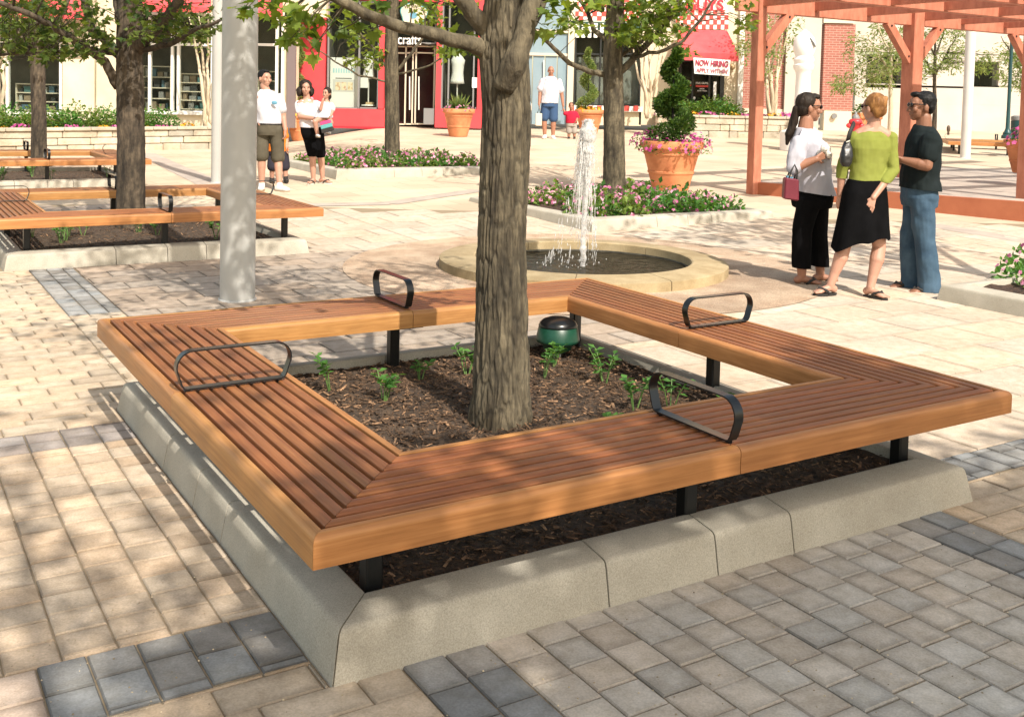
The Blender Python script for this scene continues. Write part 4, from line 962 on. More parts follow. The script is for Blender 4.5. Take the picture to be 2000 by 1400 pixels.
def brickmat(name, c1, c2, mort, bw, rh, ms):
    m = bpy.data.materials.new(name); m.use_nodes = True; nt = m.node_tree; N = nt.nodes; L = nt.links; b = N['Principled BSDF']; b.inputs['Roughness'].default_value = .9
    tc = N.new('ShaderNodeTexCoord'); sx = N.new('ShaderNodeSeparateXYZ'); cx = N.new('ShaderNodeCombineXYZ'); ad = N.new('ShaderNodeMath'); ad.operation = 'ADD'
    L.new(tc.outputs['Object'], sx.inputs[0]); L.new(sx.outputs[0], ad.inputs[0]); L.new(sx.outputs[1], ad.inputs[1]); L.new(ad.outputs[0], cx.inputs[0]); L.new(sx.outputs[2], cx.inputs[1])
    br = N.new('ShaderNodeTexBrick'); br.inputs['Color1'].default_value = (*c1, 1); br.inputs['Color2'].default_value = (*c2, 1); br.inputs['Mortar'].default_value = (*mort, 1); br.inputs['Scale'].default_value = 1
    br.inputs['Brick Width'].default_value = bw; br.inputs['Row Height'].default_value = rh; br.inputs['Mortar Size'].default_value = ms; L.new(cx.outputs[0], br.inputs['Vector']); L.new(br.outputs['Color'], b.inputs['Base Color'])
    return m
MT['brick'] = brickmat('red_brick', (.30, .105, .08), (.37, .135, .10), (.42, .27, .22), .23, .078, .010)
def fbox(mb, px0, px1, py0, py1, Y, dep=.15, off=0.0, mi=0):
    "a block whose front face fills the given part of a facade standing at depth Y"
    ym, xm = (py0+py1)/2, (px0+px1)/2
    x0, x1 = at(px0, ym, Y).x, at(px1, ym, Y).x; z1, z0 = at(xm, py0, Y).z, at(xm, py1, Y).z
    mb.box(x0, x1, Y-off, Y-off+dep, z0, z1, mi)
def fpart(name, m, parent, rects, Y, dep=.15, off=0.0):
    mb = MB()
    for r in rects: fbox(mb, *r, Y, dep, off)
    o = mb.build(name, m, None)
    if parent is not None: o.parent = parent
    return o
def shop_window(parent, px0, px1, py0, py1, Y, mull=(), trans=(), fw=5, fm='white_frame', inner='interior', deep=1.6, name='window'):
    fr = MB()
    for x in (px0+fw/2, px1-fw/2, *mull): fbox(fr, x-fw/2, x+fw/2, py0, py1, Y, .14, .05)
    xs = sorted([px0+fw/2, px1-fw/2, *mull])
    for y in (py0+fw/2, py1-fw/2, *trans):
        for a, b in zip(xs[:-1], xs[1:]): fbox(fr, a+fw/2, b-fw/2, y-fw/2, y+fw/2, Y, .14, .05)
    f = fr.build(name, MT[fm], parent)
    p = MB(); fbox(p, px0+fw*.5, px1-fw*.5, py0+fw*.5, py1-fw*.5, Y, .02, -.02); p.build('pane', MT['glass'], f)
    r = MB(); x0, x1 = at(px0, 150, Y).x, at(px1, 150, Y).x; z1, z0 = at((px0+px1)/2, py0, Y).z, at((px0+px1)/2, py1, Y).z
    vs = [Vector((x, y, z)) for y in (Y+.12, Y+deep) for z in (z0-.01, z1+.01) for x in (x0, x1)]
    r.add(vs, [(4, 5, 7, 6), (0, 4, 6, 2), (1, 3, 7, 5), (0, 1, 5, 4), (2, 6, 7, 3)]); r.build('recess', MT[inner], f)
    return f
def text(name, body, m, parent, px, py, Y, hpx, wpx=None, off=.06, bold=.0, shear=0, rot=0):
    cu = bpy.data.curves.new(name, 'FONT'); cu.body = body; cu.align_x = 'CENTER'; cu.align_y = 'CENTER'; cu.size = 1; cu.extrude = .01; cu.offset = bold; cu.shear = shear
    o = bpy.data.objects.new(name, cu); COL.objects.link(o); bpy.context.view_layer.update()
    me = bpy.data.meshes.new_from_object(o.evaluated_get(bpy.context.evaluated_depsgraph_get())); bpy.data.objects.remove(o)
    xs = [v.co.x for v in me.vertices]; ys = [v.co.y for v in me.vertices]; W_, H_ = max(xs)-min(xs), max(ys)-min(ys); cx, cy = (max(xs)+min(xs))/2, (max(ys)+min(ys))/2
    sy = hpx*Y/FPX/H_; sx = wpx*Y/FPX/W_ if wpx else sy
    p = at(px, py, Y)
    for v in me.vertices: v.co = ((v.co.x-cx)*sx, -v.co.z, (v.co.y-cy)*sy)
    me.materials.clear(); me.materials.append(m); t = bpy.data.objects.new(name, me); COL.objects.link(t); t.location = (p.x, Y-off, p.z); t.rotation_euler = (0, rot, 0)
    if parent is not None: t.parent = parent
    return t
rs = random.Random(31)
goods = [mat('goods_'+n, c, None, rough=.6) for n, c in (('white', (.75, .74, .70)), ('blue', (.12, .30, .42)), ('teal', (.10, .34, .34)), ('tan', (.50, .36, .20)), ('dark', (.05, .05, .05)), ('pink', (.6, .3, .3)))]
goods_dim = [mat('stock_'+n, c, None, rough=.7) for n, c in (('white', (.40, .39, .36)), ('blue', (.07, .13, .17)), ('teal', (.06, .14, .14)), ('tan', (.24, .18, .12)), ('dark', (.03, .03, .03)), ('grey', (.22, .21, .2)))]  # goods palette again, darkened so indoor dimness sits in the colours
def shelf_unit(label, px0, px1, py0, py1, Y, rows, group='display shelves in the left shop'):
    x0, x1 = at(px0, 150, Y).x, at(px1, 150, Y).x; z1, z0 = at((px0+px1)/2, py0, Y).z, at((px0+px1)/2, py1, Y).z
    root = empty('display_shelf', ((x0+x1)/2, Y+.25, z0)); tag(root, label, 'shelf', group); w_ = (x1-x0)/2; h = z1-z0
    mb = MB()
    for k in range(rows+1): mb.box(-w_, w_, -.18, .18, h*k/rows-.015, h*k/rows+.015)
    mb.box(-w_-.03, -w_-.001, -.18, .18, 0, h+.02); mb.box(w_+.001, w_+.03, -.18, .18, 0, h+.02); mb.build('shelf_frame', MT['tan'], root)
    g = MB()
    for k in range(rows):
        x = -w_+.05
        while x < w_-.12:
            ww = rs.uniform(.06, .2); hh = h/rows*rs.uniform(.35, .8)
            if rs.random() < .85: g.box(x, x+ww, -.12, .1, h*k/rows+.016, h*k/rows+.016+hh, rs.randrange(6))
            x += ww+rs.uniform(.01, .08)
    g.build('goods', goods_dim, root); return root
# ---- left cream shop
YL = 30.0
ls_ = empty('cream_shop', (at(200, 230, YL).x, YL, at(200, 235, YL).z)); tag(ls_, 'cream shop with tall white framed windows and red awnings behind the left stone wall', 'shop')
ls_.location = (0, 0, 0)
fpart('wall', MT['cream'], ls_, [(-160, 640, -420, 25), (-160, -78, 25, 250), (122, 240, 25, 250), (555, 579, 25, 250), (-78, 122, 224, 250), (240, 555, 222, 250)], YL, .35)
fpart('pilaster', MT['cream'], ls_, [(126, 188, -300, 250)], YL, .1, .12); fpart('pilaster', MT['cream'], ls_, [(192, 236, -300, 250)], YL, .1, .12)
shop_window(ls_, -78, 122, 25, 224, YL, (15,), (80,)); shop_window(ls_, 240, 555, 25, 222, YL, (272, 293, 337, 349, 415, 500, 541), (88,))
fpart('window_sill', MT['white_frame'], ls_, [(-78, 122, 222, 228)], YL, .12, .13); fpart('window_sill', MT['white_frame'], ls_, [(240, 555, 219, 225)], YL, .12, .13)
fpart('dark_pier', mat('brown_grey_pier', (.17, .13, .13), None, rough=.7), ls_, [(562, 579, 20, 250)], YL, .1, .12)
def awning(parent, px0, px1, py0, py1, Y, out, valance, name='awning', dx=0):
    x0, x1 = at(px0, py1, Y-out).x, at(px1, py1, Y-out).x; zt = at((px0+px1)/2, py0, Y).z; zb = at((px0+px1)/2, py1-valance, Y-out).z; zv = at((px0+px1)/2, py1, Y-out).z
    X0, X1 = at(px0+dx*.3, py0, Y).x, at(px1-dx, py0, Y).x
    mb = MB(); P = [(X0, Y-.01, zt), (X1, Y-.01, zt), (x0, Y-out, zb), (x1, Y-out, zb), (x0, Y-out, zv), (x1, Y-out, zv), (X0, Y-.01, zt-.02), (X1, Y-.01, zt-.02), (x0, Y-out+.02, zb-.02), (x1, Y-out+.02, zb-.02), (x0, Y-out+.02, zv), (x1, Y-out+.02, zv)]
    mb.add(P, [(0, 2, 3, 1), (2, 4, 5, 3), (6, 7, 9, 8), (8, 9, 11, 10), (4, 10, 11, 5), (0, 6, 8, 10, 4, 2), (1, 3, 5, 11, 9, 7)]); return mb.build(name, MT['awning'], parent, clean=True)
awning(ls_, -40, 172, -60, 36, YL, 1.0, 12); awning(ls_, 262, 412, -75, 24, YL, 1.0, 10); awning(ls_, 495, 552, -60, 34, YL, 1.0, 12)
shelf_unit('display shelf with small goods in the window left of the cream wall', 30, 115, 165, 216, YL+.5, 3); shelf_unit('display shelf behind the mullions just right of the dark trunked maple', 278, 330, 130, 214, YL+.5, 4); shelf_unit('display shelf in the window beside the pale stemmed tree and the pillars', 352, 410, 145, 214, YL+.5, 4)
shelf_unit('display shelf seen in the narrow window above the man in the white polo shirt', 505, 538, 140, 214, YL+.5, 4)
# ---- red shop
YR = 31.0
rsx = empty('red_shop', (0, 0, 0)); tag(rsx, 'bright red shop front with dark windows in the middle background', 'shop')
fpart('pilaster', MT['red'], rsx, [(590, 640, -420, 251)], YR, .5, .2); fpart('pilaster', mat('dark_red_panel', (.42, .02, .035), None, rough=.5), rsx, [(579, 590, -420, 251)], YR, .5, .05)
fpart('fascia', MT['red'], rsx, [(640, 940, -420, 3)], YR, .4, .1)
fpart('base_panel', MT['red'], rsx, [(640, 752, 213, 247)], YR, .3, .12); fpart('base_trim', mat('crimson_trim', (.60, .015, .03), None, rough=.5), rsx, [(640, 752, 247, 251)], YR, .3, .14)
fpart('pilaster', MT['red'], rsx, [(741, 752, 3, 213)], YR, .3, .1); fpart('pilaster', MT['red'], rsx, [(853, 863, 3, 213)], YR, .3, .1)
fpart('base_panel', MT['red'], rsx, [(850, 940, 213, 250)], YR, .3, .16); fpart('end_pier', MT['red'], rsx, [(938, 975, -420, 250)], YR, .4, .1)
shop_window(rsx, 640, 741, 3, 213, YR, (702,), (), 3, 'greypanel', 'interior'); shop_window(rsx, 863, 938, 3, 213, YR, (877, 926), (), 3, 'greypanel', 'interior')
dr = shop_window(rsx, 752, 853, 90, 244, YR+.6, (792, 806, 812, 848), (104,), 2.6, 'tan', 'interior_red', name='door')
mb = MB(); 
for x in (800, 818): 
    a, b = at(x, 150, YR+.5), at(x, 215, YR+.5); mb.tube([a, b], .02, 8)
mb.build('handle', MT['white_frame'], dr)
shop_window(rsx, 752, 853, 3, 86, YR+.3, (), (), 3, 'greypanel', 'interior', name='transom_window')
text('lettering', 'crafts', MT['paper'], rsx, 801, 78, YR+.3, 20, 46, .12, .01)
fpart('service_box', MT['greypanel'], rsx, [(828, 848, 212, 243)], YR, .3, .12)
sg = empty('round_sign', at(808, 28, YR-.1)); tag(sg, 'cream blob shaped sign with a blue eye hanging over the red shop door', 'sign')
mb = MB(); n = 40
def blob_prof(k, s_=1.0, r_=.40): t = 2*pi*k/n; r = r_*s_*(1+.06*sin(3*t+1)+.04*sin(5*t)); return r*cos(t), r*sin(t)*.82
def disc(s_, y0, y1, f=blob_prof, cx=0, cz=0):
    vs = [(cx+f(k, s_)[0], y, cz+f(k, s_)[1]) for y in (y0, y1) for k in range(n)]; mb.add(vs, [tuple(range(n)), tuple(range(2*n-1, n-1, -1))]+[(k, n+k, n+(k+1) % n, (k+1) % n) for k in range(n)])
disc(1.0, -.03, .03); mb.build('sign_rim', goods[2], sg, clean=True)
mb = MB(); disc(.92, -.045, -.031); mb.build('sign_face', MT['cream'], sg, clean=True)
mb = MB(); disc(.30, -.055, -.046, cx=.0, cz=-.04); mb.build('eye', goods[1], sg, clean=True)
t_ = text('lettering', 'WOW', MT['dark_frame'], None, 803, 14, YR-.1, 8, 26, .05); t_.parent = sg; t_.location = t_.location-sg.location
mb = MB()
for x in (-.2, .2): mb.tube([(x, 0, .28), (x, 0, .8)], .008, 6)
mb.build('hanger', MT['dark_frame'], sg)
po = empty('poster', at(672, 163, YR+.25)); tag(po, 'white poster with a blue striped print and three pictures in the red shop window', 'poster')
mb = MB(); mb.box(-27.5*YR/FPX, 27.5*YR/FPX, 0, .02, -50*YR/FPX, 50*YR/FPX); mb.build('sheet', MT['paper'], po)
k = YR/FPX; mb = MB()
for i in range(9): mb.box((-22+5*i)*k, (-19+5*i)*k, -.006, -.001, 20*k, 29*k)
mb.build('print_stripes', mat('pale_blue_print', (.42, .66, .70), None, rough=.8), po)
mb = MB(); mb.box(-17*k, 15*k, -.006, -.001, 8.5*k, 10.5*k); mb.build('print_line', MT['greypanel'], po)
mb = MB(); mb.box(-22*k, 21*k, -.004, -.001, -17*k, 7*k); mb.build('print_frame', mat('grey_print', (.62, .62, .60), None, rough=.8), po)
for i, c in enumerate(((.62, .38, .22), (.60, .30, .22), (.66, .46, .26))):
    mb = MB(); mb.box((-17+12*i)*k, (-7+12*i)*k, -.009, -.005, -14*k, 2*k); mb.build('print_picture', mat('print_%d' % i, c, (.8, .7, .5), 9, .8, lo=.4, hi=.5), po)
def dress_form(label, px, py0, py1, wpx, Y):
    p = at(px, py1, Y); h = (py1-py0)*Y/FPX; w_ = wpx*Y/FPX/2; root = empty('dress_form', p); tag(root, label, 'dress form', 'white dress forms in the red shop windows')
    mb = MB(); prof = [(0, 0), (w_*.95, .02*h), (w_*.9, h*.12), (w_*.72, h*.38), (w_*.85, h*.62), (w_*.95, h*.76), (w_*.55, h*.9), (w_*.28, h*.95), (w_*.25, h), (0, h)]
    mb.lathe(prof, 20); o = mb.build('torso', MT['white_cloth'], root, smooth=True)
    for v in o.data.vertices: v.co.y *= .6; v.co.x += .03*mnoise.noise(Vector(v.co)*4)
    mb = MB(); mb.tube([(0, 0, 0), (0, 0, -.75)], .02, 8); mb.lathe([(.0, -.75), (.2, -.76), (.22, -.79), (0, -.79)], 16); mb.build('stand', MT['white_frame'], root)
dress_form('white dress form hanging in the red window above the spiky pot plant', 893, 104, 165, 30, YR+.35); dress_form('white dress form in the red window right of the poster', 720, 106, 155, 26, YR+.35)
mb = MB(); fbox(mb, 704, 719, 152, 172, YR+.2, .02); o = mb.build('notice', MT['paper']); tag(o, 'blank white notice below the dress form right of the poster', 'notice')
mb = MB(); fbox(mb, 922, 937, 152, 172, YR-.06, .008); o = mb.build('notice', MT['paper']); tag(o, 'blank white notice beside the main trunk in the red shop window', 'notice')
mb = MB(); fbox(mb, 714, 729, 200, 211, YR+.3, .2); o = mb.build('box', goods[3]); tag(o, 'small tan box on the red shop window ledge', 'box')
# ---- blue grey entrance
YB = 32.0
bx = empty('blue_grey_shop', (0, 0, 0)); tag(bx, 'blue grey panelled entrance with cream frame behind the man in blue shorts', 'shop')
fpart('wall', MT['bluegrey'], bx, [(975, 1110, -420, 58)], YB, .3); fpart('frame', MT['tan'], bx, [(1110, 1122, -100, 243)], YB, .3, .1); fpart('frame', MT['tan'], bx, [(975, 1109, 58, 64)], YB, .3, .06); fpart('frame', MT['tan'], bx, [(975, 1109, 104, 109)], YB, .3, .06)
fpart('panel', MT['bluegrey'], bx, [(975, 1109, 64, 104)], YB, .2, .0)
for (a, b) in ((975, 1008), (1010, 1038), (1040, 1062), (1064, 1086), (1088, 1109)): fpart('door_panel', MT['bluegrey'], bx, [(a, b, 109, 243)], YB, .2, -.02 if a % 4 else .01)
mb = MB(); mb.tube([at(1062, 118, YB-.08), at(1062, 160, YB-.08)], .02, 8); mb.build('door_pull', MT['white_frame'], bx)
# ---- burger shop with checks
YG = 32.5
bg = empty('checkered_shop', (0, 0, 0)); tag(bg, 'shop with red and white checks, red awning and dark door behind the large pot', 'shop')
checks = mat('check_red', (.66, .07, .055), None, rough=.6)
fpart('wall', MT['cream'], bg, [(1122, 1452, -420, -42), (1252, 1326, -42, 245), (1414, 1452, -42, 245), (1122, 1252, 45, 62), (1122, 1252, 218, 245), (1326, 1414, 206, 245), (1326, 1414, -42, 118)], YG, .3)
def check(px0, px1, py0, py1, Y, nx_, ny_, off, name='check_band'):
    fpart('white_band', MT['paper'], bg, [(px0, px1, py0, py1)], Y, .08, off-.01)
    mb = MB()
    for i in range(nx_):
        for j in range(ny_):
            if (i+j) % 2 == 0: fbox(mb, px0+(px1-px0)*i/nx_, px0+(px1-px0)*(i+1)/nx_, py0+(py1-py0)*j/ny_, py0+(py1-py0)*(j+1)/ny_, Y, .02, off+.012)
    mb.build(name, checks, bg)
check(1112, 1254, -40, 42, YG, 16, 9, .2); check(1318, 1420, 22, 58, YG, 14, 4, .2); check(1112, 1254, 207, 217, YG, 16, 1, .15)
fpart('white_band', MT['paper'], bg, [(1318, 1420, -42, 20)], YG, .08, .19)
text('lettering', 'GUYS', mat('red_letters', (.70, .025, .04), None, rough=.4), bg, 1373, 12, YG, 22, 74, .26, .03)
shop_window(bg, 1122, 1252, 62, 207, YG, (1172, 1214), (106,), 3, 'dark_frame', 'interior')
mb = MB(); vs = []
for i in range(15):
    for j in range(9): p = at(1126+122*i/14, 112+92*j/8, YG+.35); vs.append((p.x, YG+.35+.12*mnoise.noise(Vector((i*.5, j*.4, 1))), p.z))
mb.add(vs, [(i*9+j, i*9+j+1, (i+1)*9+j+1, (i+1)*9+j) for i in range(14) for j in range(8)]); m_ = glassmat('plastic_sheet', (.5, .5, .46), .25, .5); mb.build('plastic_sheet', m_, bg, smooth=True)
st = MB()
for i in range(5): fbox(st, 1124+12*i, 1131+12*i, 46, 74, YG-.3, .03)
st.build('striped_canopy', MT['paper'], bg); fpart('canopy_board', mat('dark_green_canopy', (.02, .06, .04), None, rough=.7), bg, [(1122, 1252, 44, 60)], YG-.25, .04)
dd = shop_window(bg, 1326, 1414, 118, 206, YG, (1352, 1385, 1408), (), 4, 'dark_frame', 'interior', name='door')
for x, wd in ((1338, 22), (1370, 24)):
    text('lettering', 'FIVE GUYS', MT['paper'], dd, x, 161+(x-1338)*.06, YG, 4.2, wd, .10, .02); fpart('red_stripe', checks, dd, [(x-wd/2, x+wd/2, 165+(x-1338)*.06, 169+(x-1338)*.06)], YG, .01, .09)
    text('lettering', 'BURGERS', MT['paper'], dd, x, 172+(x-1338)*.06, YG, 2.4, 9, .10, .02); text('lettering', 'AND FRIES', MT['paper'], dd, x, 176+(x-1338)*.06, YG, 2.4, 19, .10, .02)
fpart('notice_sheet', MT['paper'], dd, [(1392, 1398, 160, 198)], YG, .01, .09)
mb = MB(); mb.ell(at(1356, 192, YG-.12), (.04, .03, .05), 8, 6); mb.build('handle', MT['white_frame'], dd)
awning(bg, 1319, 1442, 59, 119, YG-.25, 1.1, 15, dx=22)
wl = MB(); p = at(1430, 131, YG-.1); wl.ell(p, (.10, .10, .10), 12, 8); wl.build('wall_lamp', goods[3], bg, smooth=True)
fpart('corner_post', MT['white_frame'], bg, [(1443, 1453, -100, 245)], YG, .2, .12)
bn = empty('banner', at(1390, 131, YG-1.42)); tag(bn, 'white banner reading NOW HIRING APPLY WITHIN under the red awning', 'banner'); k = (YG-1.42)/FPX
mb = MB(); mb.add([(-36*k, 0, 17*k), (36*k, 0, 14*k), (35*k, 0, -17*k), (-33*k, 0, -14*k), (-36*k, .015, 17*k), (36*k, .015, 14*k), (35*k, .015, -17*k), (-33*k, .015, -14*k)], [(0, 3, 2, 1), (4, 5, 6, 7), (0, 1, 5, 4), (1, 2, 6, 5), (2, 3, 7, 6), (3, 0, 4, 7)]); mb.build('sheet', MT['paper'], bn)
for (bd_, y, h, wd, m, bo) in (('NOW HIRING', 124.5, 12.5, 63, mat('banner_red', (.34, .012, .05), None, rough=.7), .025), ('APPLY WITHIN', 139, 8.5, 60, mat('banner_pale_red', (.38, .10, .13), None, rough=.7), .012)):
    t_ = text('lettering', bd_, m, None, 1390, y, YG-1.42, h, wd, .016, bo, rot=radians(2.0)); t_.parent = bn; t_.location = t_.location-bn.location
# ---- brick building with pale pier, plinth
YK = 35.0
bk = empty('brick_building', (0, 0, 0)); tag(bk, 'red brick building with a pale pier and beige plinth behind the white statue', 'building')
fpart('wall', MT['brick'], bk, [(1452, 1540, -420, 213), (1608, 1668, 47, 217)], YK, .4); fpart('wall_top', MT['brick'], bk, [(1608, 1668, -420, 34)], YK, .4)
fpart('string_course', MT['tan'], bk, [(1608, 1668, 35, 46)], YK, .4, .06); fpart('pier', MT['pale'], bk, [(1540, 1608, -420, 262)], YK, .5, .15); fpart('plinth', MT['tan'], bk, [(1452, 1540, 213, 262)], YK, .45, .05); fpart('plinth', MT['tan'], bk, [(1608, 1668, 217, 262)], YK, .45, .05)
mb = MB(); mb.lathe([(0, 0), (.09, 0), (.09, .06), (0, .06)], 16); o = mb.build('tap_plate', MT['greypanel'], bk); o.location = at(1629, 227, YK-.1); o.rotation_euler = (pi/2, 0, 0)
# ---- pale hall far right
YH = 37.0
ph = empty('pale_hall', (0, 0, 0)); tag(ph, 'long plain pale building with two square dark windows at the right', 'building')
fpart('wall', MT['pale'], ph, [(1668, 2300, -420, 108), (1668, 1692, 108, 164), (1762, 1900, 108, 172), (1951, 2300, 108, 172), (1692, 1762, 164, 172), (1900, 1951, 108, 121), (1668, 2300, 172, 300)], YH, .5)
shop_window(ph, 1692, 1762, 108, 164, YH+.12, (), (), 2, 'dark_frame', 'interior'); shop_window(ph, 1900, 1951, 121, 172, YH+.12, (), (), 2, 'dark_frame', 'interior')
fpart('panel_joint', MT['tan'], ph, [(1668, 2300, 205, 206), (1668, 2300, 100, 101)], YH, .02, .004); fpart('base_strip', MT['greypanel'], ph, [(1668, 2300, 258, 261)], YH, .05, .05)
# shops' upper storeys keep going above the picture: flat roof line
fpart('roof_edge', MT['tan'], ls_, [(-160, 640, -430, -420)], YL, 8, .2); fpart('roof_edge', MT['tan'], rsx, [(579, 975, -430, -420)], YR, 8, .2); fpart('roof_edge', MT['tan'], bg, [(1122, 1452, -430, -420)], YG, 8, .2)
# ------------------------------------------------------------------ stone planter walls with hedges
MT['ashlar'] = mat('pale_stone', (.40, .345, .26), (.56, .49, .39), 3, .9, .9, 14, tone=True, dist=.02)
def stone_wall(label, pts, h, th, seed):
    r = random.Random(seed); root = empty('stone_wall', pts[0]); tag(root, label, 'wall', 'low stone planter walls'); b = pts[0]
    mb = MB(); cp_ = MB()
    for i in range(len(pts)-1):
        p, q = pts[i]-b, pts[i+1]-b; L = (q-p).length; d = (q-p).normalized(); ang = atan2(d.y, d.x)
        T = Matrix.Translation(p) @ Matrix.Rotation(ang, 4, 'Z'); dz = q.z-p.z; nrow = 3
        for k in range(nrow):
            z0 = h*k/nrow; x = 0
            while x < L-.02:
                wd = min(r.uniform(.22, .85), L-x); y0 = -r.uniform(.0, .03); t = r.uniform(.74, 1.1); tw = r.uniform(-.05, .05)
                mb.bbox(x+.006, x+wd-.006, y0, th, z0+.005-.25*(k == 0)+dz*x/max(L, .1), z0+h/nrow-.005+dz*x/max(L, .1), .018, 0, (t+tw, t, t-tw), T); x += wd
        x = 0
        while x < L-.02:
            wd = min(r.uniform(.5, .9), L-x); t = r.uniform(.85, 1.05); cp_.bbox(x+.004, x+wd-.004, -.06, th+.03, h+dz*x/max(L, .1), h+.075+dz*x/max(L, .1), .015, 0, t, T); x += wd
    mb.build('stone_courses', MT['ashlar'], root); cp_.build('coping', MT['ashlar'], root)
    return root
def onp(px, py): p = gp(px, py); return p
wlA, wlB = gp(-60, 303), gp(418, 291); wlA.z = G2(wlA); wlB.z = G2(wlB)
stone_wall('low pale stone wall with hedge and flowers in front of the cream shop', [wlA, wlB], .50, .35, 3)
mb = MB(); d = (wlB-wlA).normalized(); nn = Vector((-d.y, d.x, 0)); vs = [wlA+nn*.3+Vector((0, 0, .47)), wlB+nn*.3+Vector((0, 0, .47)), wlB+nn*4.5+Vector((0, 0, .6)), wlA+nn*4.5+Vector((0, 0, .6))]
mb.add(vs, [(0, 1, 2, 3)]); tag(mb.build('soil', MT['soil']), kind='stuff')
wrA, wrB = gp(1283, 267), gp(1560, 272); wrA.z = G2(wrA); wrB.z = G2(wrB); wrC = wrA+Vector((.4, 3.5, .1))
stone_wall('low pale stone wall with hedge and flowers in front of the checkered shop', [wrC, wrA, wrB], .56, .35, 5)
mb = MB(); vs = [wrA+Vector((.2, .3, .54)), wrB+Vector((0, .3, .54)), wrB+Vector((0, 3.6, .66)), wrA+Vector((.4, 3.6, .66))]; mb.add(vs, [(0, 1, 2, 3)]); tag(mb.build('soil', MT['soil']), kind='stuff')
hp = [flower_bush('hedge_shrub', 'x', None, 500+i, .58, .72, 1000, 0, 'pink', 'leaf_hedge' if i else 'leaf_plant', .08, cat='shrub') for i in range(3)]
fp_ = [flower_bush('border_flowers', 'x', None, 520+i, .34, .26, 130, 34, 'magenta' if i == 0 else ('pink' if i == 1 else 'yellow'), 'leaf_plant', .06, .05) for i in range(3)]
usedh = set()
def place(protos_, key, i, p, s_, label, group):
    if (key, i) not in usedh: o = protos_[i]; usedh.add((key, i))
    else: o = copy_tree(protos_[i])
    o.location = p; o.scale = (s_, s_, s_*rh.uniform(.85, 1.1)); o.rotation_euler = (0, 0, rh.uniform(0, 6)); o['label'] = label; o['group'] = group
rh = random.Random(12)
Ld = (wlB-wlA).length
for k in range(13):
    f = .02+.84*k/12; p = wlA.lerp(wlB, f)+nn*(1.35+.3*(k % 2))+Vector((0, 0, .42)); place(hp, 'h', k % 3, p, rh.uniform(.8, 1.1), 'rounded green shrub in the hedge above the left stone wall', 'hedge shrubs above the left stone wall')
for k in range(15):
    f = .03+.9*k/14; p = wlA.lerp(wlB, f)+nn*.55+Vector((0, 0, .45)); i = 0 if k % 3 == 0 else (1 if k % 3 == 1 else 2)
    place(fp_, 'f', i, p, rh.uniform(.5, .8), ('magenta', 'pale pink', 'yellow')[i]+' flower clump along the left stone wall', ('magenta', 'pale pink', 'yellow')[i]+' flowers above the left stone wall')
for k in range(8):
    p = wrA.lerp(wrB, .16+.42*k/7)+Vector((0, 1.4+.2*(k % 2), .46)); place(hp, 'h', k % 3, p, rh.uniform(.85, 1.1), 'rounded green shrub in the hedge below the NOW HIRING banner', 'hedge shrubs above the right stone wall')
for k in range(10):
    p = wrA.lerp(wrB, .06+.9*k/9)+Vector((0, .6, .5)); i = (0, 1, 2)[k % 3]
    place(fp_, 'f', i, p, rh.uniform(.7, 1.0), ('magenta', 'pale pink', 'yellow')[i]+' flower clump on the right stone wall', ('magenta', 'pale pink', 'yellow')[i]+' flowers above the right stone wall')
myrtle('pale multi stemmed tree just left of the two round pillars', 408, 228, gp(405, 290).y+1.2, 30, 40, 5, 41, [(365, 425, 20, 95, 14)], gp(405, 291).z+.45)
myrtle('pale multi stemmed tree at the left picture edge by the shop window', -4, 200, wlA.y+3, -10, 34, 5, 42, [(-30, 50, -20, 60, 16)], wlA.z+.45)
myrtle('pale multi stemmed tree in front of the cream wall left of the dark topiary', 1268, 224, wrA.y+1.0, 80, 34, 7, 43, [(1235, 1320, 30, 90, 16)], wrA.z+.5)
myrtle('pale multi stemmed tree with light leaves right of the first pergola post', 1508, 228, wrB.y+.8, 30, 34, 6, 44, [(1455, 1560, 0, 110, 80), (1470, 1530, 110, 160, 14), (1440, 1470, 60, 110, 16)], wrB.z+.5)
# ------------------------------------------------------------------ small street trees, statue, lamp, bin, hydrant, far bench
def locust(label, px, base_y, Y, fork_y, seed, boxes, bark='bark_dark'):
    b = at(px, base_y, Y); zb = G2(b); r = random.Random(seed); tp = [(b.x, Y, zb), (b.x, Y, zb+1.0), tuple(at(px+1, fork_y+40, Y)), tuple(at(px+2, fork_y, Y)), tuple(at(px+3, fork_y-90, Y))]
    limbs = [([at(px+1, fork_y+20, Y), at(px+s_*20, fork_y-15, Y+r.uniform(-.3, .3)), at(px+s_*45, fork_y-50-10*r.random(), Y+r.uniform(-.5, .5))], [.035, .026, .01]) for s_ in (-1, 1)]+[([at(px+2, fork_y-20, Y), at(px+s_*18, fork_y-60, Y), at(px+s_*30, fork_y-100, Y)], [.03, .02, .008]) for s_ in (-1, 1)]
    boxes = [(a, b, c, d, int(m*1.8)) for (a, b, c, d, m) in boxes]
    return make_tree('street_tree', label, tp, [.075, .06, .05, .045, .015], limbs, px_clusters(scatter(boxes, Y, .30, 30, seed)), MT[bark], MT['leaf_pale'], seed, .13, 10, kind='narrow', nk=12, nz=20, amp=.003)
locust('slender street tree seen above the woman in the green top', 1738, 262, 28.5, 125, 51, [(1665, 1785, 40, 130, 24), (1665, 1762, 125, 165, 14), (1630, 1690, 150, 180, 7)], 'bark_pale')
locust('slender street tree above the man in black, in front of the pale hall', 1824, 262, 30, 130, 52, [(1780, 1880, 55, 140, 26), (1770, 1815, 120, 165, 6), (1895, 1960, 105, 140, 9)])
locust('slender street tree at the right edge behind the dark lamp post', 2000, 262, 29, 130, 53, [(1955, 2050, 80, 165, 26), (1990, 2030, 160, 180, 5)])
q = gp(1570, 262); q.z = G2(q); YS = 26.0; zs = G(YS)
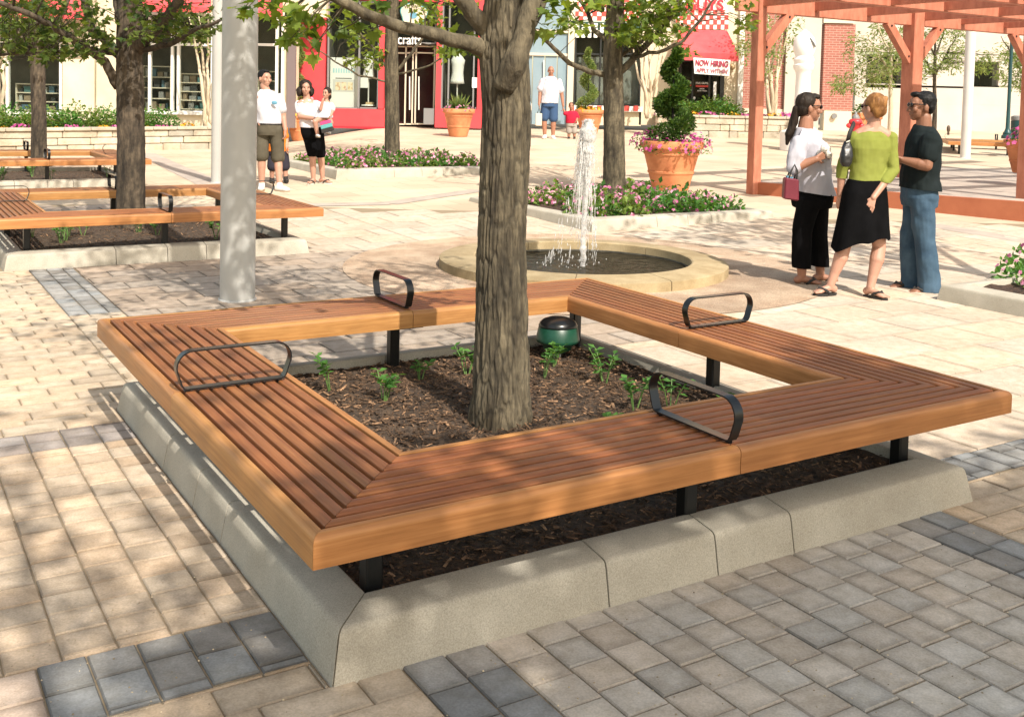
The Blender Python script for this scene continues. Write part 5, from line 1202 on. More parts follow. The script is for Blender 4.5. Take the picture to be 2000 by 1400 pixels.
ch = empty('white_statue', (at(1567, 200, YS).x, YS, zs)); tag(ch, 'tall white chess bishop statue standing behind the woman in the white blouse', 'statue')
k = YS/FPX; hz = lambda py: at(1567, py, YS).z-zs
mb = MB(); mb.lathe([(0, 0), (40*k, 0), (40*k, hz(258)), (30*k, hz(254)), (22*k, hz(246)), (17*k, hz(225)), (14.5*k, hz(180)), (14*k, hz(145)), (17*k, hz(138)), (19*k, hz(135)), (20*k, hz(128)), (17.5*k, hz(125)), (19*k, hz(121)), (20*k, hz(117)), (18*k, hz(113)), (16.5*k, hz(110)), (20*k, hz(102)), (21.5*k, hz(92)), (20.5*k, hz(82)), (17*k, hz(73)), (10*k, hz(65)), (4*k, hz(60)), (0, hz(58))], 36)
mw = mat('white_gloss_paint', (.80, .79, .76), None, rough=.4); smooth_angle(mb.build('body', mw, ch, clean=True), 40)
mb = MB(); T = Matrix.Rotation(radians(-32), 4, 'Y'); mb.ell((11*k, -17*k, hz(84)), (2.0*k, 6*k, 11*k), 10, 8, 0, None, T.to_3x3()); mb.build('mitre_slot', MT['greypanel'], ch, smooth=True)
MT['lamp_green'] = mat('dark_green_iron', (.010, .05, .055), (.014, .065, .07), 4, .4)
q = at(1967, 271, 25.5); lp = empty('street_lamp', (q.x, 25.5, q.z)); tag(lp, 'dark green iron lamp post at the right edge', 'street lamp'); k = 25.5/FPX
mb = MB(); mb.lathe([(0, 0), (11*k, 0), (11*k, 5*k), (8*k, 8*k), (8.5*k, 11*k), (6*k, 14*k), (4*k, 20*k), (3.4*k, 60*k), (3.0*k, 200*k), (2.4*k, 260*k), (0, 262*k)], 20); smooth_angle(mb.build('post', MT['lamp_green'], lp), 40)
mb = MB(); mb.lathe([(0, 262*k), (6*k, 264*k), (9*k, 290*k), (7*k, 300*k), (0, 310*k)], 20); mb.build('lantern', MT['white_frame'], lp)
q = at(1987, 277, 26); tb = empty('litter_bin', (q.x, 26, q.z)); tag(tb, 'dark round litter bin with a grey top beside the lamp post', 'bin'); k = 26/FPX
mb = MB(); mb.lathe([(0, 0), (12*k, 0), (13*k, 2*k), (13.5*k, 40*k), (12.5*k, 41*k), (0, 41*k)], 24); mb.build('barrel', MT['lamp_green'], tb)
mb = MB(); mb.lathe([(12.4*k, 41.2*k), (13.6*k, 42*k), (13.4*k, 49*k), (8*k, 51*k), (0, 50*k)], 24); mb.build('lid', MT['greypanel'], tb)
q = at(1670, 262, 27); hy = empty('fire_hydrant', (q.x, 27, G2(q))); tag(hy, 'red fire hydrant with a grey cap behind the green top woman\'s shoulder', 'hydrant'); k = 27/FPX
mred = mat('hydrant_red', (.62, .04, .05), None, rough=.4); z0 = at(1670, 242, 27).z-G2(q)
mb = MB(); mb.lathe([(0, 0), (.16, 0), (.16, .05), (.11, .07), (.11, z0), (.17, z0+.02), (.17, z0+.07), (.13, z0+.12), (0, z0+.13)], 20); mb.ell((-.15, 0, z0-.05), (.09, .07, .07), 10, 8); mb.ell((.15, 0, z0-.05), (.09, .07, .07), 10, 8); mb.build('barrel', mred, hy, smooth=True)
mb = MB(); mb.lathe([(.10, z0+.125), (.10, z0+.17), (.06, z0+.23), (.03, z0+.25), (.03, z0+.31), (0, z0+.31)], 16); mb.build('cap', MT['greypanel'], hy, smooth=True)
q = at(1692, 258, 29); bxp = empty('square_planter', (q.x, 29, G2(q))); tag(bxp, 'square terracotta planter with a green shrub between the green top woman and the brick corner', 'planter'); k = 29/FPX
zt = at(1692, 221, 29).z-G2(q); mb = MB(); mb.bbox(-21*k, 21*k, -.3, .3, 0, zt*.80, .02); mb.bbox(-23*k, 23*k, -.33, .33, zt*.801, zt, .02); mb.build('planter_box', MT['terra'], bxp)
o = flower_bush('hedge_shrub', 'small green shrub growing in the square terracotta planter', None, 560, .34, .30, 260, 0, 'pink', 'leaf_plant', .08, cat='shrub'); o.location = (q.x-.05, 29, G2(q)+zt-.04)
q = at(1852, 264, 33); sp_ = empty('wall_hydrant', (q.x, 33, q.z)); tag(sp_, 'small brown standpipe in front of the pale hall, left of the white pole', 'standpipe'); k = 33/FPX
mb = MB(); mb.lathe([(0, 0), (2.2*k, 0), (2.0*k, 6*k), (3.4*k, 9*k), (3.6*k, 14*k), (2.4*k, 18*k), (0, 19*k)], 12); mb.build('pipe_body', mat('brown_iron', (.09, .06, .04), None, rough=.6), sp_, smooth=True)
# far right bench: the same model on its own bed
fb = copy_tree(bench); fb['label'] = 'distant slatted bench behind the white pole at the right'
e = at(1855, 276, 26.0); zb = e.z-SEAT; fb.location = (e.x, 26.0, zb); fb.rotation_euler = (0, 0, radians(-18)); fb.scale = (.92, .92, 1)
kk = copy_tree(kerb); kk['label'] = 'distant kerb under the bench behind the white pole'; kk.location = Vector((e.x, 26.0, zb))+Matrix.Rotation(radians(-18), 3, 'Z')@Vector((.25, .03, 0)); kk.rotation_euler = (0, 0, radians(-18)); kk.scale = (.9, .9, 1)
# ------------------------------------------------------------------ people
def skinmat(n, c): return mat('skin_'+n, c, tuple(x*1.12 for x in c), 9, .5, .05, 60)
def cloth(n, c, c2=None, rough=.85, sc=5, bump=.25): return mat('cloth_'+n, c, c2 or tuple(min(1, x*1.12) for x in c), sc, rough, bump, 90, dist=.002, spec=.06)
class Sh:
    "a soup of closed shapes that is fused into one continuous skin"
    def __init__(s): s.mb = MB()
    def cap(s, p, q, r1, r2, n=16):
        p, q = Vector(p), Vector(q); d = q-p; L = d.length
        if L < 1e-5: return s.ell(p, (r1, r1, r1))
        d /= L; a = d.orthogonal().normalized(); b = d.cross(a); vs = []; rings = []
        for k in range(1, 6): t = -pi/2+pi/2*k/5.5; rings.append((sin(t)*r1, cos(t)*r1))
        for k in range(0, 5): t = pi/2*k/5.5; rings.append((L+sin(t)*r2, cos(t)*r2))
        vs = [p-d*r1]+[p+d*h+(a*cos(2*pi*k/n)+b*sin(2*pi*k/n))*r for (h, r) in rings for k in range(n)]+[q+d*r2]
        m = len(rings); fs = [(0, 1+(k+1) % n, 1+k) for k in range(n)]+[(1+i*n+k, 1+i*n+(k+1) % n, 1+(i+1)*n+(k+1) % n, 1+(i+1)*n+k) for i in range(m-1) for k in range(n)]
        e = len(vs)-1; fs += [(1+(m-1)*n+k, 1+(m-1)*n+(k+1) % n, e) for k in range(n)]
        s.mb.add(vs, fs)
    def ell(s, c, r, phi=0.0, tilt=None, n=16, m=10):
        "radii: (lateral, forward, up); phi is the facing direction in plan"
        T = Matrix.Rotation(phi-pi/2, 3, 'Z')
        if tilt is not None: T = T @ tilt
        s.mb.ell(c, r, n, m, 0, None, T)
    def loft(s, rings, phi=0.0, n=28, sq=2.3):
        T = Matrix.Rotation(phi-pi/2, 3, 'Z'); vs = []
        for (c, rw, rd) in rings:
            for k in range(n):
                t = 2*pi*k/n; ct, st = cos(t), sin(t)
                x = abs(ct)**(2/sq)*(1 if ct >= 0 else -1); y = abs(st)**(2/sq)*(1 if st >= 0 else -1)
                vs.append(Vector(c)+T@Vector((x*rw, y*rd, 0)))
        m = len(rings); fs = [(i*n+k, i*n+(k+1) % n, (i+1)*n+(k+1) % n, (i+1)*n+k)[::-1] for i in range(m-1) for k in range(n)]
        fs += [tuple(range(n)), tuple(range(m*n-1, (m-1)*n-1, -1))]
        s.mb.add(vs, fs)
    def box(s, *a, **k): s.mb.bbox(*a, **k)
    def finish(s, name, m, root, vox=.008, it=4, wrinkle=None, cut=None, fac=.5):
        me = bpy.data.meshes.new(name); me.from_pydata(s.mb.v, [], s.mb.f); me.update()
        t = bpy.data.objects.new('tmp', me); COL.objects.link(t)
        md = t.modifiers.new('r', 'REMESH'); md.mode = 'VOXEL'; md.voxel_size = vox
        if it: ms = t.modifiers.new('s', 'SMOOTH'); ms.factor = fac; ms.iterations = it
        bpy.context.view_layer.update(); dg = bpy.context.evaluated_depsgraph_get()
        nm = bpy.data.meshes.new_from_object(t.evaluated_get(dg)); bpy.data.objects.remove(t); bpy.data.meshes.remove(me)
        nm.name = name; org = root.location
        if wrinkle:
            amp, sc, st = wrinkle; nr = [v.normal.copy() for v in nm.vertices]
            for v, n_ in zip(nm.vertices, nr):
                c = v.co; q = Vector((c.x*sc, c.y*sc, c.z*sc*st)); w_ = mnoise.noise(q)+.5*mnoise.noise(q*2.3)
                v.co = c+n_*amp*w_
        if cut is not None:      # a clean hem
            bm = bmesh.new(); bm.from_mesh(nm); co, no = cut; bmesh.ops.bisect_plane(bm, geom=bm.verts[:]+bm.edges[:]+bm.faces[:], plane_co=co, plane_no=no, clear_inner=True); bm.to_mesh(nm); bm.free()
        for v in nm.vertices: v.co -= org
        nm.materials.clear(); nm.materials.append(m); nm.polygons.foreach_set('use_smooth', [True]*len(nm.polygons))
        o = bpy.data.objects.new(name, nm); COL.objects.link(o); o.parent = root; return o
def dirv(phi): return Vector((cos(phi), sin(phi), 0))
def head_frame(c, phi, pitch=0.0):
    f0 = dirv(phi); l = Vector((-f0.y, f0.x, 0)); up = Vector((0, 0, 1)); f = f0*cos(pitch)-up*sin(pitch); u = up*cos(pitch)+f0*sin(pitch)
    return lambda lat, fw, z: Vector(c)+l*lat+f*fw+u*z
def head(s, c, phi, k=1.0, pitch=0.0, jaw=1.0, ears=True):
    H = head_frame(c, phi, pitch)
    s.ell(H(0, -.012*k, .022*k), (.074*k, .094*k, .098*k), phi); s.ell(H(0, .030*k, -.040*k), (.058*k*jaw, .062*k, .070*k), phi)
    s.ell(H(0, .050*k, .028*k), (.058*k, .045*k, .060*k), phi); s.ell(H(0, .058*k, -.088*k), (.026*k*jaw, .028*k, .024*k), phi)
    s.cap(H(0, .088*k, .008*k), H(0, .108*k, -.030*k), .009*k, .0135*k); s.ell(H(0, .094*k, -.034*k), (.017*k, .014*k, .010*k), phi)
    s.ell(H(0, .086*k, -.058*k), (.024*k, .013*k, .008*k), phi); s.ell(H(0, .084*k, -.069*k), (.021*k, .013*k, .008*k), phi)
    for sg in (-1, 1):
        s.ell(H(sg*.044*k, .066*k, -.022*k), (.022*k, .022*k, .026*k), phi); s.ell(H(sg*.028*k, .080*k, .028*k), (.024*k, .014*k, .009*k), phi)
        if ears: s.ell(H(sg*.076*k, -.012*k, -.010*k), (.012*k, .020*k, .031*k), phi)
    return H
def hand(s, w_, d, pn, k=1.0, curl=.5, side=1, spread=1.0):
    "palm, four fingers of unequal length and a thumb leaving the side of the palm; pn points out of the palm"
    d = Vector(d).normalized(); pn = Vector(pn); pn = (pn-d*pn.dot(d)).normalized(); x = d.cross(pn)*side; w_ = Vector(w_)
    for t in (-.026, -.009, .009, .026): s.cap(w_+d*.012*k+x*t*.6*k, w_+d*.078*k+x*t*k, .0125*k, .0115*k, 10)
    for (t, l, q) in ((-.030, .062, .9), (-.0105, .074, 1.0), (.0105, .080, 1.0), (.031, .068, 1.1)):
        a = w_+d*.080*k+x*t*k*spread; c1 = curl*.8*q; d1 = d*cos(c1)+pn*sin(c1); c2 = curl*1.9*q; d2 = d*cos(c2)+pn*sin(c2); c3 = curl*2.7*q; d3 = d*cos(c3)+pn*sin(c3)
        b = a+d1*l*.48*k; c = b+d2*l*.32*k; e = c+d3*l*.22*k
        s.cap(a, b, .0092*k, .0085*k, 8); s.cap(b, c, .0085*k, .0078*k, 8); s.cap(c, e, .0078*k, .0065*k, 8)
    a = w_+d*.026*k+x*.026*k; b = a+(d*.55+x*.75+pn*.25).normalized()*.038*k; c = b+(d*.85+x*.30+pn*.42*(curl+.3)).normalized()*.034*k
    s.cap(a, b, .0125*k, .0105*k, 8); s.cap(b, c, .0105*k, .0080*k, 8)
def foot(s, ank, phi, k=1.0):
    f = dirv(phi); g = Vector((ank.x, ank.y, 0)); z0 = ank.z-.075*k
    P_ = lambda fw, z: Vector((ank.x, ank.y, z0+z*k))+f*fw*k
    s.cap(ank, P_(-.015, .045), .036*k, .036*k); s.ell(P_(-.035, .036), (.032*k, .038*k, .034*k), phi); s.cap(P_(0, .05), P_(.10, .026), .034*k, .026*k); s.ell(P_(.105, .024), (.043*k, .045*k, .022*k), phi)
    l = Vector((-f.y, f.x, 0))
    for t, ln in ((-.030, .150), (-.014, .158), (.002, .162), (.018, .168), (.034, .172)): s.cap(P_(.115, .016)+l*t*k, P_(ln, .013)+l*t*k, .0115*k, .010*k, 8)
def limb(s, pts, rad):
    for i in range(len(pts)-1): s.cap(pts[i], pts[i+1], rad[i], rad[i+1])
def shades(H, root, k, m, phi):
    s = MB(); 
    for sg in (-1, 1):
        T = Matrix.Rotation(phi-pi/2, 3, 'Z'); s.ell(H(sg*.031*k, .093*k, .014*k), (.027*k, .012*k, .019*k), 12, 8, 0, None, T)
        s.tube([H(sg*.056*k, .088*k, .020*k), H(sg*.078*k, .05*k, .020*k), H(sg*.080*k, -.01*k, .016*k)], .0042*k, 6)
    s.tube([H(-.012*k, .100*k, .018*k), H(.012*k, .100*k, .018*k)], .0035*k, 6)
    for i, v in enumerate(s.v): s.v[i] = tuple(Vector(v)-root.location)
    return s.build('sunglasses', m, root, smooth=True)
def eyes(H, root, k, phi):
    s = MB(); T = Matrix.Rotation(phi-pi/2, 3, 'Z')
    for sg in (-1, 1): s.ell(H(sg*.030*k, .088*k, .012*k), (.012*k, .006*k, .005*k), 8, 6, 0, None, T); s.ell(H(sg*.030*k, .086*k, .032*k), (.018*k, .007*k, .004*k), 8, 6, 0, None, T)
    for i, v in enumerate(s.v): s.v[i] = tuple(Vector(v)-root.location)
    return s.build('eyes', MT['dark_frame'], root, smooth=True)
BLK = cloth('black', (.0035, .0035, .004), (.006, .006, .007), .95); HAIR_D = mat('hair_dark', (.012, .008, .006), (.03, .02, .014), 30, .55, .6, 60, stretch=(1, 1, .3), dist=.006, spec=.2); HAIR_B = mat('hair_black', (.004, .004, .0045), (.012, .012, .013), 30, .55, .6, 60, dist=.005, spec=.2)
HAIR_R = mat('hair_auburn', (.14, .06, .02), (.34, .165, .055), 26, .5, .6, 55, stretch=(1, 1, .35), dist=.006, spec=.25); SHADE = mat('sunglass_black', (.006, .006, .007), None, rough=.12)
SK_T = skinmat('tan', (.31, .145, .09)); SK_P = skinmat('pale', (.42, .225, .16)); SK_M = skinmat('brown', (.23, .105, .062))
WHITE = cloth('white', (.52, .51, .55), (.58, .57, .61)); BLOUSE = cloth('blouse', (.40, .39, .44), (.46, .45, .50)); SOLE = mat('dark_sole', (.02, .018, .017), None, rough=.7); SOLE_L = mat('tan_sole', (.32, .24, .16), None, rough=.7); SHOE_W = mat('white_trainer', (.72, .72, .70), None, rough=.6)  # white cloths lowered to lavender grey, shade mixed into their colour
def sandal(root, ank, phi, m_sole, k=1.0, name='sandal'):
    f = dirv(phi); l = Vector((-f.y, f.x, 0)); s = MB(); z0 = ank.z-.075*k-root.location.z; c = Vector((ank.x-root.location.x, ank.y-root.location.y, 0)); out = []
    for z in (-.018, .0):
        for t in range(20):
            a = 2*pi*t/20; x = cos(a)*.125+.055; w_ = sin(a)*(.044 if x > .05 else .036); out.append(c+f*x*k+l*w_*k+Vector((0, 0, z0+z*k)))
    s.add(out, [tuple(range(20))[::-1], tuple(range(20, 40))]+[(i, (i+1) % 20, 20+(i+1) % 20, 20+i) for i in range(20)])
    o = s.build(name, m_sole, root); b = MB(); P_ = lambda fw, lat, z: c+f*fw*k+l*lat*k+Vector((0, 0, z0+z*k))
    for sg in (-1, 1): b.tube([P_(.035, sg*.045, .0), P_(.07, sg*.044, .035), P_(.105, sg*.022, .050), P_(.130, 0, .036), P_(.138, 0, .0)], .0075*k, 6, flat=1.6)
    b.build('strap', SOLE, o, smooth=True); return o
def trainer(root, ank, phi, k=1.0, m=None):
    s = Sh(); f = dirv(phi); z0 = ank.z-.075*k; P_ = lambda fw, z: Vector((ank.x, ank.y, z0+z*k))+f*fw*k
    s.cap(P_(-.03, .035), P_(.11, .028), .045*k, .040*k); s.ell(P_(.13, .026), (.045*k, .06*k, .032*k), phi); s.cap(P_(0, .05), P_(0, .085), .046*k, .042*k); o = s.finish('shoe', m or SHOE_W, root, .008, 2)
    b = MB(); l = Vector((-f.y, f.x, 0)); out = []; c = Vector((ank.x, ank.y, 0))-root.location
    for z in (-.016, .008):
        for t in range(16): a = 2*pi*t/16; out.append(Vector((c.x, c.y, z0+z*k-root.location.z))+f*(cos(a)*.135+.055)*k+l*sin(a)*.048*k)
    b.add(out, [tuple(range(16))[::-1], tuple(range(16, 32))]+[(i, (i+1) % 16, 16+(i+1) % 16, 16+i) for i in range(16)]); b.build('shoe_sole', SOLE_L if m is None else SOLE, o); return o
def person(label, Y, px, pyf, group=None):
    q = at(px, pyf, Y); r = empty('person', q); tag(r, label, 'person', group); return r
# ===== woman in the white blouse (seen from her right side)
Y = 9.45; P = lambda x, y, dy=0.0: at(x, y, Y+dy); r = person('woman with a dark ponytail in a white blouse and black cropped trousers', Y, 1588, 552); phi = radians(8)
s = Sh(); hc = P(1580, 211); H = head(s, hc, radians(4), 1.06, .04); hip = [P(1580, 395, -.10), P(1594, 395, .10)]
s.cap(P(1575, 232), P(1572, 262), .060, .078); s.loft([(P(1573, 256), .075, .065), (P(1576, 272), .15, .085), (P(1582, 300), .19, .125), (P(1586, 340), .18, .14), (P(1587, 372), .20, .16), (P(1587, 400), .19, .15)], phi)
kn = [P(1566, 452, -.10), P(1598, 450, .10)]; an = [P(1566, 538, -.10), P(1602, 534, .10)]
for i in (0, 1): limb(s, [hip[i], kn[i], kn[i].lerp(an[i], .35), an[i]], [.095, .062, .062, .038]); foot(s, an[i], radians(-6 if i == 0 else 4), 1.0)
wr = [P(1594, 311, -.30), P(1616, 305, -.10)]; el = [P(1550, 328, -.25), P(1592, 332, .20)]; sh = [P(1561, 281, -.18), P(1584, 279, .18)]
for i in (0, 1): limb(s, [sh[i], el[i], el[i].lerp(wr[i], .3), wr[i]], [.055, .045, .046, .029])
hand(s, wr[0], Vector((.80, .32, .38)), Vector((-.1, 1, .2)), 1.05, .55, -1); hand(s, wr[1], Vector((-.25, -.6, .45)), Vector((-.5, -.6, .3)), 1.05, .5, 1)
s.finish('body', SK_T, r, .0048, 3)
s = Sh(); HH = H; s.ell(HH(0, -.030, .040), (.088, .100, .104), radians(4)); s.ell(HH(0, -.055, -.01), (.082, .07, .075), radians(4)); s.ell(HH(0, .045, .102), (.055, .05, .03), radians(4))
limb(s, [HH(0, -.115, -.015), P(1550, 240), P(1541, 262), P(1537, 281)], [.036, .040, .036, .014]); s.finish('hair', HAIR_D, r, .006, 2, (.005, 26, .35)); shades(H, r, 1.06, SHADE, radians(4))
s = Sh(); s.loft([(P(1572, 250), .080, .078), (P(1573, 258), .120, .092), (P(1575, 267), .170, .115), (P(1579, 281), .215, .145), (P(1583, 302), .222, .165), (P(1584, 326), .205, .160), (P(1585, 352), .220, .176), (P(1586, 388), .240, .195)], phi, sq=2.05)
limb(s, [sh[0], sh[0].lerp(el[0], .6), el[0]], [.076, .080, .070]); s.cap(el[0], el[0].lerp(wr[0], .10), .062, .060); limb(s, [sh[1], el[1], el[1].lerp(wr[1], .12)], [.08, .072, .058])
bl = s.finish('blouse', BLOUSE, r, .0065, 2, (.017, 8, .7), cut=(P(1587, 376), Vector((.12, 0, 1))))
s = MB(); org = r.location
for (a, b, c) in ((P(1566, 253, -.09), P(1577, 276, -.13), P(1560, 269, -.155)), (P(1588, 259, -.02), P(1596, 284, -.06), P(1601, 270, .05))): a, b, c = a-org, b-org, c-org; n_ = (b-a).cross(c-a).normalized()*.006; s.add([a+n_, b+n_, c+n_, a-n_, b-n_, c-n_], [(0, 1, 2), (5, 4, 3), (0, 3, 4, 1), (1, 4, 5, 2), (2, 5, 3, 0)])
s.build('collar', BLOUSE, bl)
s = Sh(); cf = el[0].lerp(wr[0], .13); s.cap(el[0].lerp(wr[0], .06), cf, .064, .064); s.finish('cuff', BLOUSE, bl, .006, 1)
s = Sh(); s.loft([(P(1587, 362), .205, .172), (P(1587, 385), .215, .180), (P(1586, 405), .20, .165)], phi)
for i in (0, 1): limb(s, [hip[i], kn[i], an[i]], [.112, .090, .082])
s.finish('trousers', BLK, r, .0075, 3, (.012, 9, .4), cut=(P(1580, 521), Vector((.05, 0, 1))))
for i in (0, 1): sandal(r, an[i], radians(-6 if i == 0 else 4), SOLE_L)
# things she holds
o = MB(); rg_ = random.Random(3); cpos = P(1611, 296, -.24)
for _ in range(9): o.ell((rg_.uniform(-.04, .04), rg_.uniform(-.04, .04), rg_.uniform(-.04, .04)), (rg_.uniform(.025, .045), rg_.uniform(.02, .035), rg_.uniform(.025, .04)), 7, 5)
pc = o.build('paper_wrapper', mat('crumpled_paper', (.62, .58, .52), (.75, .72, .66), 20, .8, .8, 40, dist=.01)); pc.location = cpos; tag(pc, 'crumpled pale paper wrapper in the hands of the woman in white', 'wrapper')
hb = empty('handbag', P(1543, 393, -.30)); tag(hb, 'maroon box handbag hanging from the arm of the woman in white', 'handbag'); MAR = mat('maroon_leather', (.13, .012, .028), (.16, .018, .035), 8, .45, .15, 60); k = 9.15/FPX
o = MB(); o.bbox(-15*k, 15*k, -.05, .05, 3*k, 45*k, .012); [None for _ in ()]; b = o.build('bag_body', MAR, hb, clean=True)
for v in b.data.vertices: v.co.x *= 1-.10*(v.co.z/(45*k)); v.co.z += v.co.x*-.12
o = MB(); 
for y in (-.035, .035): o.tube([(-6*k, y, 44*k), (-1*k, y*.7, 60*k), (6*k, y*.2, 72*k), (11*k, y*.7, 60*k), (9*k, y, 43*k)], .007, 6)
o.build('handle', SOLE, hb, smooth=True)
o = MB()
for x in (-7, -3, 1): o.box((x-1.5)*k, (x+1.5)*k, -.03, .03, 44*k, (47+abs(x)*.4)*k)
o.build('bag_contents', goods[1], hb)
# ===== woman in the lime top (seen from behind)
Y = 8.86; P = lambda x, y, dy=0.0: at(x, y, Y+dy); r = person('slim woman seen from behind in a lime green top and black skirt', Y, 1672, 578); phi = radians(98)
s = Sh(); hc = P(1707, 211); H = head(s, hc, radians(118), 1.0); s.cap(P(1707, 236), P(1704, 258), .050, .060)
[s.cap(P(1705, 248), P(1703+q_*26, 264), .045, .05) for q_ in (-1, 1)]; s.loft([(P(1704, 250), .085, .055), (P(1703, 264), .150, .066), (P(1700, 285), .150, .085), (P(1698, 318), .135, .09), (P(1695, 345), .130, .09), (P(1693, 375), .165, .105), (P(1690, 398), .165, .11)], phi)
hip = [P(1672, 400), P(1710, 400)]; kn = [P(1650, 478), P(1717, 482)]; an = [P(1622, 556, -.04), P(1700, 561, -.08)]; fp2 = [radians(198), radians(-52)]
for i in (0, 1): limb(s, [hip[i], kn[i], kn[i].lerp(an[i], .32)+Vector((0, -.012, 0)), kn[i].lerp(an[i], .7), an[i]], [.085, .056, .060, .042, .034]); foot(s, an[i], fp2[i], .93)
sh = [P(1668, 270), P(1739, 270)]; el = [P(1645, 330, .05), P(1744, 332, -.02)]; wr = [P(1641, 380, .06), P(1706, 386, -.14)]
for i in (0, 1): limb(s, [sh[i], el[i], el[i].lerp(wr[i], .3), wr[i]], [.046, .037, .038, .025])
hand(s, wr[0], Vector((.05, .1, -1)), Vector((.5, .6, 0)), .95, .3, 1); hand(s, wr[1], Vector((-.34, -.04, -.95)), Vector((.25, .95, 0)), .95, .22, -1, 1.1)
s.finish('body', SK_P, r, .0046, 3)
s = Sh(); s.ell(H(0, -.020, .032), (.084, .098, .098), radians(118)); s.ell(H(0, -.055, -.015), (.070, .058, .070), radians(118)); s.ell(H(0, -.095, .045), (.042, .034, .055), radians(118)); s.cap(H(-.02, -.105, .08), H(.015, -.10, -.01), .022, .020)
s.finish('hair', HAIR_R, r, .0055, 2, (.004, 30, .4)); shades(H, r, 1.0, SHADE, radians(118))
GREEN = cloth('lime', (.19, .215, .045), (.225, .25, .06)); s = Sh()
s.loft([(P(1703, 256), .105, .062), (P(1703, 264), .160, .085), (P(1702, 273), .185, .10), (P(1700, 290), .183, .112), (P(1697, 318), .150, .103), (P(1694, 340), .148, .104), (P(1693, 360), .160, .114)], phi, sq=2.1)
for i in (0, 1): limb(s, [sh[i], el[i], el[i].lerp(wr[i], .42)], [.058, .053, .048])
s.finish('top', GREEN, r, .006, 2, (.008, 9, .8), cut=(P(1693, 353), Vector((.06, 0, 1))))
s = Sh(); rings = [(P(1693, 351), .156, .112), (P(1690, 375), .185, .132), (P(1688, 405), .205, .15), (P(1684, 440), .225, .165), (P(1681, 466), .245, .175), (P(1680, 474), .25, .18)]; s.loft(rings, phi, 40); sk = s.finish('skirt', BLK, r, .0075, 2, (.008, 6, .3), cut=(P(1681, 466), Vector((0, 0, 1))))
zmn = min(v.co.z for v in sk.data.vertices)
for v in sk.data.vertices:     # slanting, wavy hem
    t = max(0, 1-(v.co.z-zmn)/.35); a = atan2(v.co.y-.0, v.co.x-.05); x = v.co.x-.045
    v.co.z += t*(-.075*max(0, -x/.2)+.015*sin(a*5)+.01*max(0, x/.2)); v.co += Vector((cos(a), sin(a), 0))*t*.013*sin(a*7+1)
for i in (0, 1): sandal(r, an[i], fp2[i], SOLE, .93, 'flip_flop')
hb = empty('shoulder_bag', P(1653, 326, -.10)); tag(hb, 'black slouchy shoulder bag on the left shoulder of the woman in lime green', 'handbag'); org = hb.location
s = Sh(); s.loft([(P(1655, 276, -.08), .022, .02), (P(1654, 288, -.09), .045, .03), (P(1653, 305, -.10), .055, .045), (P(1652, 318, -.10), .05, .048), (P(1652, 326, -.10), .03, .03)], radians(90)); s.finish('bag_body', mat('black_leather', (.010, .010, .012), (.02, .02, .022), 10, .35, .3, 40), hb, .006, 2, (.005, 14, .8))
o = MB(); o.tube([P(1655, 278, -.09)-org, P(1660, 258, -.11)-org, P(1667, 243, -.06)-org, P(1668, 240, .02)-org, P(1664, 252, .10)-org, P(1657, 278, .03)-org], .011, 7, flat=1.7); o.build('strap', SOLE, hb, smooth=True)
o = MB(); o.tube([P(1653, 278, -.115)-org, P(1660, 275, -.115)-org], .006, 6); o.build('buckle', MT['pvc'], hb)
# ===== man in the black T-shirt (seen from his left side)
Y = 9.22; P = lambda x, y, dy=0.0: at(x, y, Y+dy); r = person('dark haired man in a black T-shirt and blue jeans standing in profile by the pergola', Y, 1792, 569); phi = radians(176)
s = Sh(); hc = P(1800, 209); H = head(s, hc, radians(178), 1.08); s.cap(P(1805, 230), P(1804, 256), .062, .072)
s.loft([(P(1804, 259), .07, .055), (P(1804, 274), .14, .08), (P(1803, 290), .185, .125), (P(1799, 330), .165, .125), (P(1794, 365), .17, .125), (P(1794, 390), .17, .125)], phi)
hip = [P(1790, 395, .09), P(1800, 395, -.09)]; kn = [P(1778, 465, .10), P(1806, 465, -.10)]; an = [P(1776, 546, .12), P(1812, 556, -.10)]; fp3 = [radians(186), radians(190)]
for i in (0, 1): limb(s, [hip[i], kn[i], kn[i].lerp(an[i], .35), an[i]], [.09, .06, .06, .038]); foot(s, an[i], fp3[i], 1.06)
sh = [P(1800, 272, .2), P(1816, 276, -.20)]; el = [P(1800, 326, .22), P(1810, 324, -.24)]; wr = [P(1757, 316, .10), P(1764, 313, -.16)]
for i in (0, 1): limb(s, [sh[i], el[i], el[i].lerp(wr[i], .3), wr[i]], [.058, .048, .050, .030])
hand(s, wr[0], Vector((-.95, -.1, .1)), Vector((0, -.4, 1)), 1.05, .5, 1); hand(s, wr[1], Vector((-.95, .15, .12)), Vector((.1, .7, .5)), 1.05, .6, 1)
s.finish('body', SK_M, r, .0048, 3)
s = Sh(); s.ell(H(0, -.030, .048), (.087, .100, .096), radians(178)); s.ell(H(0, .055, .108), (.056, .045, .026), radians(178)); s.ell(H(0, -.060, .0), (.080, .055, .07), radians(178)); s.finish('hair', HAIR_B, r, .0055, 2, (.004, 34, 1)); shades(H, r, 1.08, SHADE, radians(178))
TEE = cloth('charcoal', (.012, .017, .018), (.017, .023, .025)); s = Sh()
s.loft([(P(1805, 245), .078, .080), (P(1805, 254), .125, .102), (P(1805, 264), .175, .122), (P(1804, 280), .212, .145), (P(1801, 308), .208, .152), (P(1797, 340), .205, .158), (P(1796, 382), .222, .176)], phi, sq=2.1)
limb(s, [sh[0], sh[0].lerp(el[0], .55)], [.078, .074]); limb(s, [sh[1], sh[1].lerp(el[1], .55)], [.084, .080]); s.finish('t_shirt', TEE, r, .0065, 2, (.016, 8, .7), cut=(P(1796, 369), Vector((.08, 0, 1))))
